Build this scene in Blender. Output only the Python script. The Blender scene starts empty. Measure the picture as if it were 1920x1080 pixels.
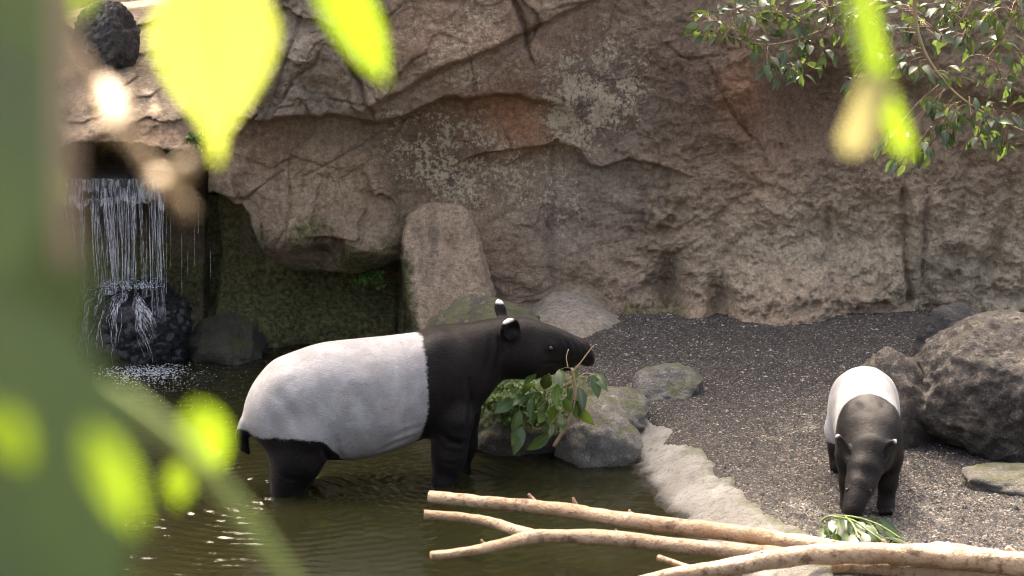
import bpy, math, random
import numpy as np
from mathutils import Vector, Matrix

# ------------------------------------------------------------------ camera, sky, sun, exposure
scene = bpy.context.scene
COL = scene.collection
CAM_H, PITCH, FPX = 3.3, math.radians(10.0), 4160.0
cam_data = bpy.data.cameras.new("camera")
cam_data.sensor_width = 36.0
cam_data.lens = 36.0 * FPX / 1920.0
cam_data.clip_start, cam_data.clip_end = 0.05, 500.0
cam = bpy.data.objects.new("camera", cam_data)
cam.location = (0, 0, CAM_H)
cam.rotation_euler = (math.radians(90) - PITCH, 0, 0)
cam_data.dof.use_dof = True
cam_data.dof.focus_distance = 14.0
cam_data.dof.aperture_fstop = 3.2
COL.objects.link(cam)
scene.camera = cam

SUN_EL, SUN_AZ = math.radians(54), math.radians(-14)      # behind the wall, a little to the left
SUN_DIR = np.array([math.sin(SUN_AZ) * math.cos(SUN_EL), math.cos(SUN_AZ) * math.cos(SUN_EL), math.sin(SUN_EL)])
world = bpy.data.worlds.new("World")
scene.world = world
world.use_nodes = True
wn = world.node_tree.nodes
sky = wn.new("ShaderNodeTexSky")
sky.sky_type = 'NISHITA'
sky.sun_disc = False
sky.sun_elevation = SUN_EL
sky.sun_rotation = SUN_AZ
sky.air_density, sky.dust_density, sky.ozone_density = 0.45, 9.0, 0.0
wn["Background"].inputs[1].default_value = 0.15
world.node_tree.links.new(sky.outputs[0], wn["Background"].inputs[0])
sun_data = bpy.data.lights.new("sun", 'SUN')
sun_data.energy, sun_data.angle, sun_data.color = 2.3, math.radians(0.5), (1.0, 0.94, 0.84)
sun = bpy.data.objects.new("sun", sun_data)
sun.rotation_euler = Vector(-SUN_DIR).to_track_quat('-Z', 'Y').to_euler()
sun.location = (0, 20, 20)
COL.objects.link(sun)
scene.view_settings.view_transform = 'Standard'
scene.view_settings.look = 'None'
scene.view_settings.gamma = 1.0
scene.view_settings.exposure = 3.05
scene.view_settings.use_white_balance = True          # camera balanced for open shade
scene.view_settings.white_balance_temperature = 7100
scene.cycles.pixel_filter_type = 'BLACKMAN_HARRIS'
scene.cycles.filter_width = 1.0
scene.cycles.max_bounces = 8
scene.cycles.transparent_max_bounces = 16
scene.cycles.caustics_reflective = False
scene.cycles.caustics_refractive = False

# ------------------------------------------------------------------ pixel <-> place helpers
EYE = np.array([0, 0, CAM_H])
FW = np.array([0, math.cos(PITCH), -math.sin(PITCH)])
UP = np.array([0, math.sin(PITCH), math.cos(PITCH)])
def ray(px, py): return np.array([(px - 960) / FPX, 0, 0]) + FW - (py - 540) / FPX * UP
def at_z(px, py, z):
    d = ray(px, py); return EYE + (z - CAM_H) / d[2] * d
def at_y(px, py, y):
    d = ray(px, py); return EYE + y / d[1] * d
def at_d(px, py, d): return EYE + d * ray(px, py)
def to_px(x, y, z):
    rz = z - CAM_H
    dep = y * FW[1] + rz * FW[2]
    return 960 + FPX * x / dep, 540 - FPX * (y * UP[1] + rz * UP[2]) / dep

# ------------------------------------------------------------------ noise
rs = np.random.RandomState(7)
PERM = rs.permutation(256); PERM = np.concatenate([PERM] * 3)
GRAD = rs.normal(size=(256, 3)); GRAD /= np.linalg.norm(GRAD, axis=1)[:, None]
def perlin(x, y, z):
    x, y, z = np.broadcast_arrays(*(np.asarray(a, float) for a in (x, y, z)))
    xi, yi, zi = np.floor(x).astype(int), np.floor(y).astype(int), np.floor(z).astype(int)
    xf, yf, zf = x - xi, y - yi, z - zi
    u, v, w = (t * t * t * (t * (t * 6 - 15) + 10) for t in (xf, yf, zf))
    xi &= 255; yi &= 255; zi &= 255
    def g(i, j, k):
        h = PERM[PERM[PERM[xi + i] + yi + j] + zi + k]
        gr = GRAD[h]
        return gr[..., 0] * (xf - i) + gr[..., 1] * (yf - j) + gr[..., 2] * (zf - k)
    def L(a, b, t): return a + t * (b - a)
    return L(L(L(g(0,0,0), g(1,0,0), u), L(g(0,1,0), g(1,1,0), u), v),
             L(L(g(0,0,1), g(1,0,1), u), L(g(0,1,1), g(1,1,1), u), v), w) * 1.5
def fbm(x, y, z, octaves=4, gain=0.5):
    s, a = 0, 1.0
    for o in range(octaves):
        s = s + a * perlin(x + 13.7 * o, y + 5.1 * o, z + 9.3 * o); a *= gain
        x, y, z = x * 2.03, y * 2.03, z * 2.03
    return s
def ridged(x, y, z, octaves=4):
    s, a = 0, 1.0
    for o in range(octaves):
        s = s + a * (1 - 2 * np.abs(perlin(x + 3.7 * o, y + 8.1 * o, z + 2.3 * o))); a *= 0.5
        x, y, z = x * 2.1, y * 2.1, z * 2.1
    return s
def cells(x, y, seed=0):
    """2-D Worley noise: F1, F2 and a random number per cell"""
    xi, yi = np.floor(x).astype(int), np.floor(y).astype(int)
    f1 = np.full(x.shape, 9.0); f2 = f1.copy(); cid = np.zeros(x.shape, int); ox = np.zeros(x.shape); oy = ox.copy()
    for i in (-1, 0, 1):
        for j in (-1, 0, 1):
            h = PERM[PERM[(xi + i + seed) & 255] + ((yi + j) & 255)]
            cx, cy = xi + i + (h * 37 % 256) / 256, yi + j + (h * 91 % 256) / 256
            d = np.hypot(x - cx, y - cy)
            nearer = d < f1
            ox = np.where(nearer, x - cx, ox); oy = np.where(nearer, y - cy, oy); f2 = np.where(nearer, f1, np.minimum(f2, d)); cid = np.where(nearer, h, cid); f1 = np.where(nearer, d, f1)
    tilt = ((cid * 57 % 256) / 128 - 1) * ox + ((cid * 101 % 256) / 128 - 1) * oy
    return f1, f2, cid / 255.0, tilt
def ss(a, b, x):
    t = np.clip((x - a) / (b - a), 0, 1); return t * t * (3 - 2 * t)
def lin(c): return np.array([((v / 255 + 0.055) / 1.055) ** 2.4 if v > 10 else v / 255 / 12.92 for v in c])
def poly_dist(px, py, pts):
    """distance to a polyline, side (+ below/right of a left-to-right line) and run along it 0..1"""
    best = np.full(px.shape, 1e9); side = np.zeros(px.shape); run = np.zeros(px.shape)
    n = len(pts) - 1
    for i in range(n):
        (x0, y0), (x1, y1) = pts[i], pts[i + 1]
        dx, dy = x1 - x0, y1 - y0
        t = np.clip(((px - x0) * dx + (py - y0) * dy) / (dx * dx + dy * dy), 0, 1)
        d = np.hypot(px - x0 - t * dx, py - y0 - t * dy)
        m = d < best
        best = np.where(m, d, best)
        side = np.where(m, np.sign(dx * (py - y0) - dy * (px - x0)), side)
        run = np.where(m, (i + t) / n, run)
    return best, side, run

# ------------------------------------------------------------------ object helpers
def tag(o, label=None, cat=None, group=None, kind=None):
    for k, v in (("label", label), ("category", cat), ("group", group), ("kind", kind)):
        if v: o[k] = v
    return o
def link(name, me, mat, parent=None):
    o = bpy.data.objects.new(name, me)
    COL.objects.link(o)
    if mat is not None and not me.materials: me.materials.append(mat)
    if parent is not None: o.parent = parent
    return o
def mesh(name, verts, faces, smooth=True, attrs=None):
    """verts Nx3, faces Mx3 / Mx4 array (or list of lists)"""
    me = bpy.data.meshes.new(name)
    verts = np.asarray(verts, np.float32)
    if isinstance(faces, np.ndarray):
        m, k = faces.shape
        me.vertices.add(len(verts)); me.vertices.foreach_set("co", verts.ravel())
        me.loops.add(m * k); me.loops.foreach_set("vertex_index", faces.astype(np.int32).ravel())
        me.polygons.add(m); me.polygons.foreach_set("loop_start", np.arange(0, m * k, k, dtype=np.int32))
        me.update(calc_edges=True); me.validate()
    else:
        me.from_pydata(verts.tolist(), [], faces)
    me.polygons.foreach_set("use_smooth", np.full(len(me.polygons), smooth))
    for k, v in (attrs or {}).items():
        v = np.asarray(v, np.float32)
        if v.ndim == 1:
            a = me.attributes.new(k, 'FLOAT', 'POINT'); a.data.foreach_set("value", v)
        else:
            a = me.attributes.new(k, 'FLOAT_COLOR', 'POINT')
            a.data.foreach_set("color", np.concatenate([v, np.ones((len(v), 1))], 1).astype(np.float32).ravel())
    me.update()
    return me
def grid_faces(nx, ny):
    i = np.arange(nx * ny).reshape(ny, nx)
    return np.stack([i[:-1, :-1], i[:-1, 1:], i[1:, 1:], i[1:, :-1]], -1).reshape(-1, 4)
def spline(pts, n):
    """Catmull-Rom through points (rows may carry a radius too)"""
    P = np.asarray(pts, float)
    P = np.vstack([2 * P[0] - P[1], P, 2 * P[-1] - P[-2]])
    m = len(P) - 3
    out = []
    for t in np.linspace(0, m - 1e-6, n):
        i = int(t); f = t - i
        a, b, c, d = P[i:i + 4]
        out.append(0.5 * (2 * b + (c - a) * f + (2 * a - 5 * b + 4 * c - d) * f * f + (3 * b - a - 3 * c + d) * f ** 3))
    return np.array(out)
def tube_arrays(pts, seg=10, rough=0.0, nscale=8.0, seed=0.0, caps=True):
    """tube along rows x,y,z,r"""
    pts = np.asarray(pts, float); C, R = pts[:, :3], np.maximum(pts[:, 3], 1e-4)
    T = np.gradient(C, axis=0); T /= np.linalg.norm(T, axis=1)[:, None] + 1e-9
    ref = np.array([0.0, 0.0, 1.0]) if abs(T[0][2]) < 0.9 else np.array([1.0, 0, 0])
    A = []
    a = np.cross(T[0], ref); a /= np.linalg.norm(a)
    for t in T:
        a = a - t * (a @ t); a /= np.linalg.norm(a) + 1e-9; A.append(a)
    A = np.array(A); B = np.cross(T, A)
    th = np.linspace(0, 2 * math.pi, seg, endpoint=False)
    D = A[:, None] * np.cos(th)[None, :, None] + B[:, None] * np.sin(th)[None, :, None]
    r = R[:, None] * np.ones(seg)[None]
    if rough:
        q = (C[:, None] + D * R[:, None, None] * 1.2) * nscale + seed
        r = r * (1 + rough * fbm(q[..., 0], q[..., 1], q[..., 2], 3))
    V = (C[:, None] + D * r[..., None]).reshape(-1, 3)
    n = len(C); i = np.arange(n * seg).reshape(n, seg); j = np.roll(i, -1, 1)
    F = np.stack([i[:-1], j[:-1], j[1:], i[1:]], -1).reshape(-1, 4)
    if caps:
        e0, e1 = len(V), len(V) + 1
        V = np.vstack([V, C[0] , C[-1]])
        F = np.vstack([F, np.stack([j[0], i[0], np.full(seg, e0), np.full(seg, e0)], -1), np.stack([i[-1], j[-1], np.full(seg, e1), np.full(seg, e1)], -1)])
    return V, F
def quads_to_list(F): return [list(dict.fromkeys(f)) for f in F.tolist()]
def tube(name, pts, mat, parent=None, **kw):
    V, F = tube_arrays(pts, **kw)
    return link(name, mesh(name, V, quads_to_list(F)), mat, parent)
def join(parts):
    Vs, Fs, o = [], [], 0
    for V, F in parts:
        Vs.append(V); Fs.append(F + o); o += len(V)
    return np.vstack(Vs), np.vstack(Fs)
def empty(name, loc):
    o = bpy.data.objects.new(name, None); o.location = [float(v) for v in loc]; o.empty_display_size = 0.1
    COL.objects.link(o); return o
def keep_place(child, parent):
    child.parent = parent
    child.matrix_parent_inverse = Matrix.Translation(-Vector(parent.location))

# ------------------------------------------------------------------ material helpers
class M:
    def __init__(s, name):
        s.m = bpy.data.materials.new(name); s.m.use_nodes = True
        s.n, s.l = s.m.node_tree.nodes, s.m.node_tree.links
        s.b = s.n["Principled BSDF"]; s.out = s.n["Material Output"]
        s.co = s.n.new("ShaderNodeTexCoord").outputs["Object"]
    def put(s, sock, v):
        if isinstance(v, bpy.types.NodeSocket): s.l.new(v, sock)
        elif isinstance(v, (tuple, list, np.ndarray)) and len(v) == 3 and sock.type == 'RGBA': sock.default_value = (*[float(x) for x in v], 1)
        else: sock.default_value = v
    def set(s, **kw):
        for k, v in kw.items(): s.put(s.b.inputs[k.replace("_", " ")], v)
        return s
    def noise(s, scale, detail=4, rough=0.55, co=None, dist=0.0):
        t = s.n.new("ShaderNodeTexNoise"); s.put(t.inputs["Vector"], co or s.co)
        t.inputs["Scale"].default_value, t.inputs["Detail"].default_value, t.inputs["Roughness"].default_value = scale, detail, rough
        t.inputs["Distortion"].default_value = dist
        return t.outputs["Fac"]
    def voronoi(s, scale, out="Distance", feature='F1', co=None):
        t = s.n.new("ShaderNodeTexVoronoi"); t.feature = feature; s.put(t.inputs["Vector"], co or s.co)
        t.inputs["Scale"].default_value = scale
        return t.outputs[out]
    def stretch(s, sc, co=None):
        t = s.n.new("ShaderNodeMapping"); s.put(t.inputs["Vector"], co or s.co); t.inputs["Scale"].default_value = sc
        return t.outputs[0]
    def attr(s, name, out="Color"):
        t = s.n.new("ShaderNodeAttribute"); t.attribute_name = name; return t.outputs[out]
    def split(s, c):
        t = s.n.new("ShaderNodeSeparateColor"); s.put(t.inputs[0], c); return t.outputs
    def math(s, op, a, b=0.0, clamp=False):
        t = s.n.new("ShaderNodeMath"); t.operation = op; t.use_clamp = clamp
        s.put(t.inputs[0], a); s.put(t.inputs[1], b); return t.outputs[0]
    def ramp(s, v, lo, hi, to0=0.0, to1=1.0):
        t = s.n.new("ShaderNodeMapRange"); t.interpolation_type = 'SMOOTHSTEP'
        for i, x in enumerate((v, lo, hi, to0, to1)): s.put(t.inputs[i], x)
        return t.outputs[0]
    def mix(s, f, a, b, blend='MIX'):
        t = s.n.new("ShaderNodeMix"); t.data_type = 'RGBA'; t.blend_type = blend
        s.put(t.inputs[0], f); s.put(t.inputs[6], a); s.put(t.inputs[7], b); return t.outputs[2]
    def bump(s, h, strength=0.5, dist=0.01, normal=None):
        t = s.n.new("ShaderNodeBump"); t.inputs["Strength"].default_value = strength; t.inputs["Distance"].default_value = dist
        s.put(t.inputs["Height"], h)
        if normal: s.put(t.inputs["Normal"], normal)
        return t.outputs[0]
    def rnd(s): return s.n.new("ShaderNodeObjectInfo").outputs["Random"]

# ------------------------------------------------------------------ materials
def rock_material(name, dark, mid, pale, moss=(0.055, 0.065, 0.018), moss_amount=0.0, rough=0.85, wet=0.0, scale=1.0):
    k = M(name)
    n1, n2, n3 = k.noise(2.6 * scale, 7, 0.62), k.noise(13 * scale, 9, 0.7), k.noise(75 * scale, 6, 0.75)
    c = k.mix(k.ramp(n1, 0.40, 0.60), dark, mid)
    c = k.mix(k.ramp(n2, 0.52, 0.66), c, pale)
    c = k.mix(k.ramp(n3, 0.52, 0.66, 0.0, 0.6), c, tuple(np.array(dark) * 0.35))
    c = k.mix(k.ramp(n3, 0.46, 0.36, 0.0, 0.4), c, tuple(np.array(pale) * 1.25))
    if moss_amount:
        g = k.n.new("ShaderNodeNewGeometry"); nz = k.n.new("ShaderNodeSeparateXYZ"); k.put(nz.inputs[0], g.outputs["Normal"])
        mm = k.math('ADD', k.math('MULTIPLY', nz.outputs[2], 0.25), k.noise(4 * scale, 7, 0.7))
        c = k.mix(k.math('MULTIPLY', k.ramp(mm, 0.75 - 0.3 * moss_amount, 0.95 - 0.3 * moss_amount), 0.9), c, k.mix(n3, moss, tuple(np.array(moss) * 2.2)))
    h = k.math('ADD', k.math('MULTIPLY', n2, 1.0), k.math('MULTIPLY', n3, 0.5))
    k.set(Base_Color=c, Roughness=rough - wet * 0.6, Normal=k.bump(h, 1.0, 0.10 / scale))
    return k.m

def wall_material():
    k = M("wall_rock")
    tint = k.attr("tint"); ms = k.split(k.attr("mask"))
    n0, n1, n2, n3 = k.noise(1.3, 5), k.noise(6, 8, 0.65), k.noise(28, 7, 0.7), k.noise(120, 5, 0.7)
    c = k.mix(1.0, tint, k.mix(n1, (0.62, 0.58, 0.55), (1.34, 1.36, 1.38)), 'MULTIPLY')
    c = k.mix(1.0, c, k.mix(k.ramp(n2, 0.36, 0.64), (0.72, 0.71, 0.70), (1.2, 1.2, 1.2)), 'MULTIPLY')
    c = k.mix(1.0, c, k.mix(k.ramp(n3, 0.35, 0.65), (0.80, 0.79, 0.78), (1.16, 1.16, 1.16)), 'MULTIPLY')
    c = k.mix(k.math('MULTIPLY', k.ramp(k.noise(3.0, 7, 0.7, dist=0.6), 0.52, 0.7), 0.4), c, (0.27, 0.18, 0.105))   # rusty staining
    # drip streaks
    st = k.noise(1.0, 5, 0.6, co=k.stretch((9, 9, 0.7)))
    c = k.mix(k.ramp(st, 0.52, 0.72, 0, 0.35), c, (0.05, 0.045, 0.04))
    # lichen / flaking pale patches
    lm = k.math('MULTIPLY', ms[1], k.ramp(k.noise(5, 5, 0.6), 0.34, 0.58))
    lf = k.ramp(k.math('ADD', k.noise(34, 9, 0.78), k.math('MULTIPLY', lm, 0.20)), 0.60, 0.63)
    c = k.mix(k.math('MULTIPLY', lf, k.ramp(lm, 0.05, 0.25)), c, k.mix(n2, (0.50, 0.385, 0.23), (0.82, 0.71, 0.50)))
    # moss
    mf = k.math('MULTIPLY', k.ramp(k.math('ADD', k.noise(9, 8, 0.7), k.math('MULTIPLY', ms[0], 0.6)), 0.62, 0.95), k.ramp(ms[0], 0.02, 0.3))
    c = k.mix(mf, c, k.mix(k.ramp(n2, 0.35, 0.7), (0.06, 0.058, 0.02), (0.28, 0.26, 0.085)))
    h = k.math('ADD', k.math('MULTIPLY', n2, 0.8), k.math('ADD', k.math('MULTIPLY', n3, 0.3), k.math('MULTIPLY', n1, 0.5)))
    k.set(Base_Color=c, Roughness=k.ramp(ms[2], 0, 1, 0.88, 0.42), Normal=k.bump(h, 1.0, 0.075))
    return k.m

def gravel_material():
    k = M("gravel")
    v = k.voronoi(95); vc = k.split(k.voronoi(95, "Color")); n = k.noise(1.2, 5)
    c = k.mix(k.ramp(vc[0], 0.1, 0.95), (0.012, 0.0112, 0.0104), (0.060, 0.056, 0.050))
    c = k.mix(k.ramp(vc[1], 0.86, 0.95), c, (0.23, 0.205, 0.165))
    c = k.mix(k.ramp(vc[2], 0.85, 0.95), c, (0.11, 0.075, 0.05))
    c = k.mix(1.0, c, k.mix(k.ramp(n, 0.35, 0.65), (0.78, 0.76, 0.74), (1.2, 1.18, 1.14)), 'MULTIPLY')
    k.set(Base_Color=c, Roughness=0.8, Normal=k.bump(k.math('SUBTRACT', 1.0, v), 1.0, 0.012))
    return k.m
def pebble_material():
    k = M("pebble")
    r = k.split(k.attr("rnd"))
    c = k.mix(k.ramp(r[0], 0.0, 1.0), (0.013, 0.0122, 0.0112), (0.066, 0.061, 0.054))
    c = k.mix(k.ramp(r[1], 0.87, 0.9), c, (0.29, 0.26, 0.21))
    c = k.mix(k.ramp(r[2], 0.85, 0.9), c, (0.13, 0.085, 0.05))
    k.set(Base_Color=c, Roughness=0.7)
    return k.m
def concrete_material():
    k = M("mossy_concrete")
    n1, n2, n3 = k.noise(3, 6), k.noise(22, 8, 0.7), k.noise(130, 4, 0.7)
    m = k.split(k.attr("mask"))
    c = k.mix(k.ramp(n1, 0.35, 0.7), (0.33, 0.31, 0.265), (0.50, 0.48, 0.43))
    c = k.mix(k.ramp(n2, 0.5, 0.72, 0, 0.75), c, (0.16, 0.15, 0.11))
    gm = k.ramp(k.math('ADD', k.noise(5, 7, 0.7), k.math('MULTIPLY', m[0], 0.5)), 0.6, 0.85)
    c = k.mix(k.math('MULTIPLY', gm, 0.8), c, k.mix(n2, (0.10, 0.105, 0.04), (0.24, 0.25, 0.13)))
    c = k.mix(m[2], c, (0.05, 0.045, 0.03))
    h = k.math('ADD', n2, k.math('MULTIPLY', n3, 0.5))
    k.set(Base_Color=c, Roughness=k.ramp(m[2], 0, 1, 0.85, 0.25), Normal=k.bump(h, 1.0, 0.06))
    return k.m
def water_material():
    k = M("pond_water")
    n = k.noise(0.9, 4)
    k.set(Base_Color=k.mix(n, (0.010, 0.0115, 0.0045), (0.018, 0.017, 0.0065)), Roughness=0.03, IOR=1.33,
          Normal=k.bump(k.noise(1.0, 4, 0.6, co=k.stretch((9, 16, 1))), 0.12, 0.02))
    tr = k.n.new("ShaderNodeBsdfTransparent"); tr.inputs[0].default_value = (0.75, 0.72, 0.45, 1)
    mx = k.n.new("ShaderNodeMixShader"); mx.inputs[0].default_value = 0.86
    k.l.new(tr.outputs[0], mx.inputs[1]); k.l.new(k.b.outputs[0], mx.inputs[2]); k.l.new(mx.outputs[0], k.out.inputs[0])
    return k.m
def fall_material(name, alpha, streak):
    k = M(name)
    a = k.ramp(k.noise(1.0, 5, 0.6, co=k.stretch(streak)), 0.38, 0.66, 0.05, alpha)
    k.set(Base_Color=(0.88, 0.88, 0.87), Roughness=0.15, IOR=1.33, Alpha=a)
    return k.m
def leaf_material(name, front, back, trans, trans_mix=0.4, gloss=0.28, per_object=True):
    k = M(name)
    r = k.rnd() if per_object else k.attr("rnd", "Fac")
    rib = k.attr("rib", "Fac")
    c = k.mix(r, tuple(np.array(front) * 0.65), tuple(np.array(front) * 1.35))
    c = k.mix(k.math('MULTIPLY', k.noise(40, 4), 0.3), c, back)
    c = k.mix(k.ramp(rib, 0.75, 1.0, 0, 0.6), c, tuple(np.array(trans) * 0.8))
    k.set(Base_Color=c, Roughness=gloss, Normal=k.bump(k.noise(60, 3), 0.2, 0.004))
    t = k.n.new("ShaderNodeBsdfTranslucent")
    k.put(t.inputs[0], k.mix(k.ramp(rib, 0.75, 1.0, 0, 0.5), k.mix(r, tuple(np.array(trans) * 0.75), tuple(np.minimum(np.array(trans) * 1.2, 0.95))), tuple(np.array(trans) * 0.5)))
    mx = k.n.new("ShaderNodeMixShader"); mx.inputs[0].default_value = trans_mix
    k.l.new(k.b.outputs[0], mx.inputs[1]); k.l.new(t.outputs[0], mx.inputs[2]); k.l.new(mx.outputs[0], k.out.inputs[0])
    return k.m
def wood_material(name, pale, mid, dark, bark, bark_at=0.62):
    k = M(name)
    n1, n2, n3 = k.noise(5, 6), k.noise(30, 8, 0.7), k.noise(140, 4)
    c = k.mix(k.ramp(n1, 0.35, 0.65), pale, mid)
    c = k.mix(k.ramp(n2, 0.50, 0.64, 0, 0.85), c, dark)
    c = k.mix(k.ramp(k.noise(9, 7, 0.72), bark_at, bark_at + 0.08, 0, 0.85), c, bark)
    k.set(Base_Color=c, Roughness=0.62, Normal=k.bump(k.math('ADD', n2, k.math('MULTIPLY', n3, 0.4)), 1.0, 0.02))
    return k.m
def tapir_material():
    k = M("tapir_coat")
    a = k.split(k.attr("coat"))
    hair = k.noise(1.0, 3, 0.6, co=k.stretch((60, 160, 160)))
    n1, n2, n3 = k.noise(7, 6, 0.6), k.noise(45, 6, 0.7), k.noise(170, 3, 0.6)
    wf = k.ramp(k.math('ADD', a[0], k.math('MULTIPLY', k.math('SUBTRACT', k.noise(1.0, 5, 0.7, co=k.stretch((55, 110, 110))), 0.5), 0.9)), 0.34, 0.66)
    blk = k.mix(k.ramp(n1, 0.35, 0.7), (0.0045, 0.0036, 0.0032), (0.011, 0.0085, 0.007))
    wht = k.mix(k.ramp(n1, 0.4, 0.65), (0.25, 0.245, 0.24), (0.34, 0.335, 0.33))
    wht = k.mix(k.ramp(k.noise(110, 5, 0.8), 0.56, 0.68, 0, 0.5), wht, (0.20, 0.18, 0.16))       # dark hairs and dirt specks
    wht = k.mix(k.math('MULTIPLY', k.ramp(k.noise(5, 8, 0.75, dist=1.0), 0.50, 0.68, 0, 0.75), a[2]), wht, (0.30, 0.25, 0.20))   # mud on the flank
    scr = k.noise(1.0, 4, 0.6, co=k.stretch((6, 40, 26)), dist=0.8)
    wht = k.mix(k.math('MULTIPLY', k.ramp(scr, 0.60, 0.70, 0, 0.6), a[2]), wht, (0.16, 0.13, 0.10))
    c = k.mix(wf, blk, wht)
    c = k.mix(a[1], c, (0.75, 0.72, 0.68))                                                        # white ear tips
    h = k.math('ADD', k.math('MULTIPLY', hair, 0.5), k.math('ADD', k.math('MULTIPLY', n2, 0.7), k.math('MULTIPLY', n3, 0.3)))
    k.set(Base_Color=c, Roughness=k.mix(wf, (0.46,) * 3, (0.75,) * 3), Normal=k.bump(k.math('MULTIPLY', k.math('SUBTRACT', h, 0.75), k.ramp(wf, 0, 1, 0.22, 0.24)), 1.0, 0.026))
    k.b.inputs["Sheen Weight"].default_value = 0.02
    k.b.inputs["Specular IOR Level"].default_value = 0.12
    k.b.inputs["Sheen Roughness"].default_value = 0.4
    return k.m
def plain(name, c, rough=0.5, **kw):
    k = M(name); n = k.noise(30, 4)
    k.set(Base_Color=k.mix(n, tuple(np.array(c) * 0.75), tuple(np.minimum(np.array(c) * 1.25, 1))), Roughness=rough, **kw)
    return k.m

def wet(m):
    b = m.node_tree.nodes['Principled BSDF']; b.inputs['Coat Weight'].default_value = 0.45; b.inputs['Coat Roughness'].default_value = 0.22; return m
MAT = dict(
    wall=wall_material(), gravel=gravel_material(), pebble=pebble_material(), concrete=concrete_material(), water=water_material(),
    fall=fall_material("falling_water", 0.5, (150, 150, 9)), flow=fall_material("running_water", 0.5, (45, 45, 9)),
    lava=rock_material("dark_lava_rock", (0.075, 0.07, 0.066), (0.13, 0.122, 0.112), (0.22, 0.20, 0.175)),
    wetrock=wet(rock_material("wet_black_rock", (0.010, 0.010, 0.011), (0.022, 0.022, 0.022), (0.04, 0.045, 0.045), rough=0.72, wet=1.0)),
    brown=rock_material("grey_brown_boulder", (0.075, 0.066, 0.056), (0.15, 0.128, 0.104), (0.30, 0.25, 0.20), moss_amount=0.12),
    mossrock=rock_material("mossy_rock", (0.102, 0.092, 0.072), (0.212, 0.191, 0.153), (0.340, 0.306, 0.246), moss=(0.10, 0.105, 0.04), moss_amount=0.75),
    greyrock=rock_material("pale_grey_rock", (0.20, 0.185, 0.155), (0.36, 0.335, 0.285), (0.48, 0.45, 0.385), moss=(0.09, 0.095, 0.035), moss_amount=0.45),
    slab=rock_material("smooth_slab", (0.24, 0.20, 0.165), (0.40, 0.335, 0.27), (0.47, 0.40, 0.32), moss=(0.14, 0.145, 0.055), moss_amount=0.1),
    bankrock=rock_material("damp_mossy_rock", (0.05, 0.045, 0.03), (0.09, 0.08, 0.055), (0.13, 0.12, 0.085), moss=(0.05, 0.055, 0.018), moss_amount=0.5, wet=0.5),
    mud=plain("pool_mud", (0.03, 0.027, 0.013), 0.7),
    ficus=leaf_material("ficus_leaf", (0.038, 0.062, 0.030), (0.07, 0.10, 0.06), (0.17, 0.25, 0.05), 0.32, 0.30),
    ficus_stuff=leaf_material("ficus_foliage", (0.038, 0.062, 0.030), (0.07, 0.10, 0.06), (0.17, 0.25, 0.05), 0.32, 0.30, per_object=False),
    browse=leaf_material("browse_leaf", (0.036, 0.068, 0.018), (0.07, 0.11, 0.04), (0.18, 0.28, 0.04), 0.3, 0.3),
    fern=leaf_material("fern_leaf", (0.075, 0.14, 0.028), (0.10, 0.17, 0.04), (0.20, 0.33, 0.05), 0.35, 0.45, per_object=False),
    near=leaf_material("broad_leaf", (0.06, 0.13, 0.02), (0.08, 0.15, 0.03), (0.20, 0.30, 0.010), 0.55, 0.45),
    young=leaf_material("young_leaf", (0.09, 0.17, 0.03), (0.12, 0.2, 0.05), (0.46, 0.54, 0.075), 0.62, 0.45),
    shade_leaf=leaf_material("shaded_leaf", (0.022, 0.040, 0.010), (0.024, 0.042, 0.013), (0.055, 0.10, 0.012), 0.28, 0.6),  # darker green puts the shade on the near leaves into their colour
    pale_leaf=leaf_material("withered_leaf", (0.30, 0.27, 0.12), (0.33, 0.3, 0.15), (0.42, 0.38, 0.14), 0.5, 0.5),
    stem=plain("green_stem", (0.16, 0.22, 0.05), 0.5), twig=plain("brown_twig", (0.22, 0.15, 0.085), 0.6), pale_twig=plain("pale_twig", (0.27, 0.19, 0.10), 0.6),
    bark=wood_material("bark", (0.16, 0.115, 0.08), (0.11, 0.08, 0.055), (0.05, 0.035, 0.025), (0.22, 0.13, 0.07)),
    log=wood_material("bare_wood", (0.46, 0.335, 0.215), (0.36, 0.235, 0.13), (0.20, 0.115, 0.06), (0.11, 0.062, 0.034), .56),
    tapir=tapir_material(), eye=plain("eye_gloss", (0.008, 0.006, 0.005), 0.06),
)
MAT['shade_leaf'].node_tree.nodes['Principled BSDF'].inputs['Specular IOR Level'].default_value = 0.3

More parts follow.
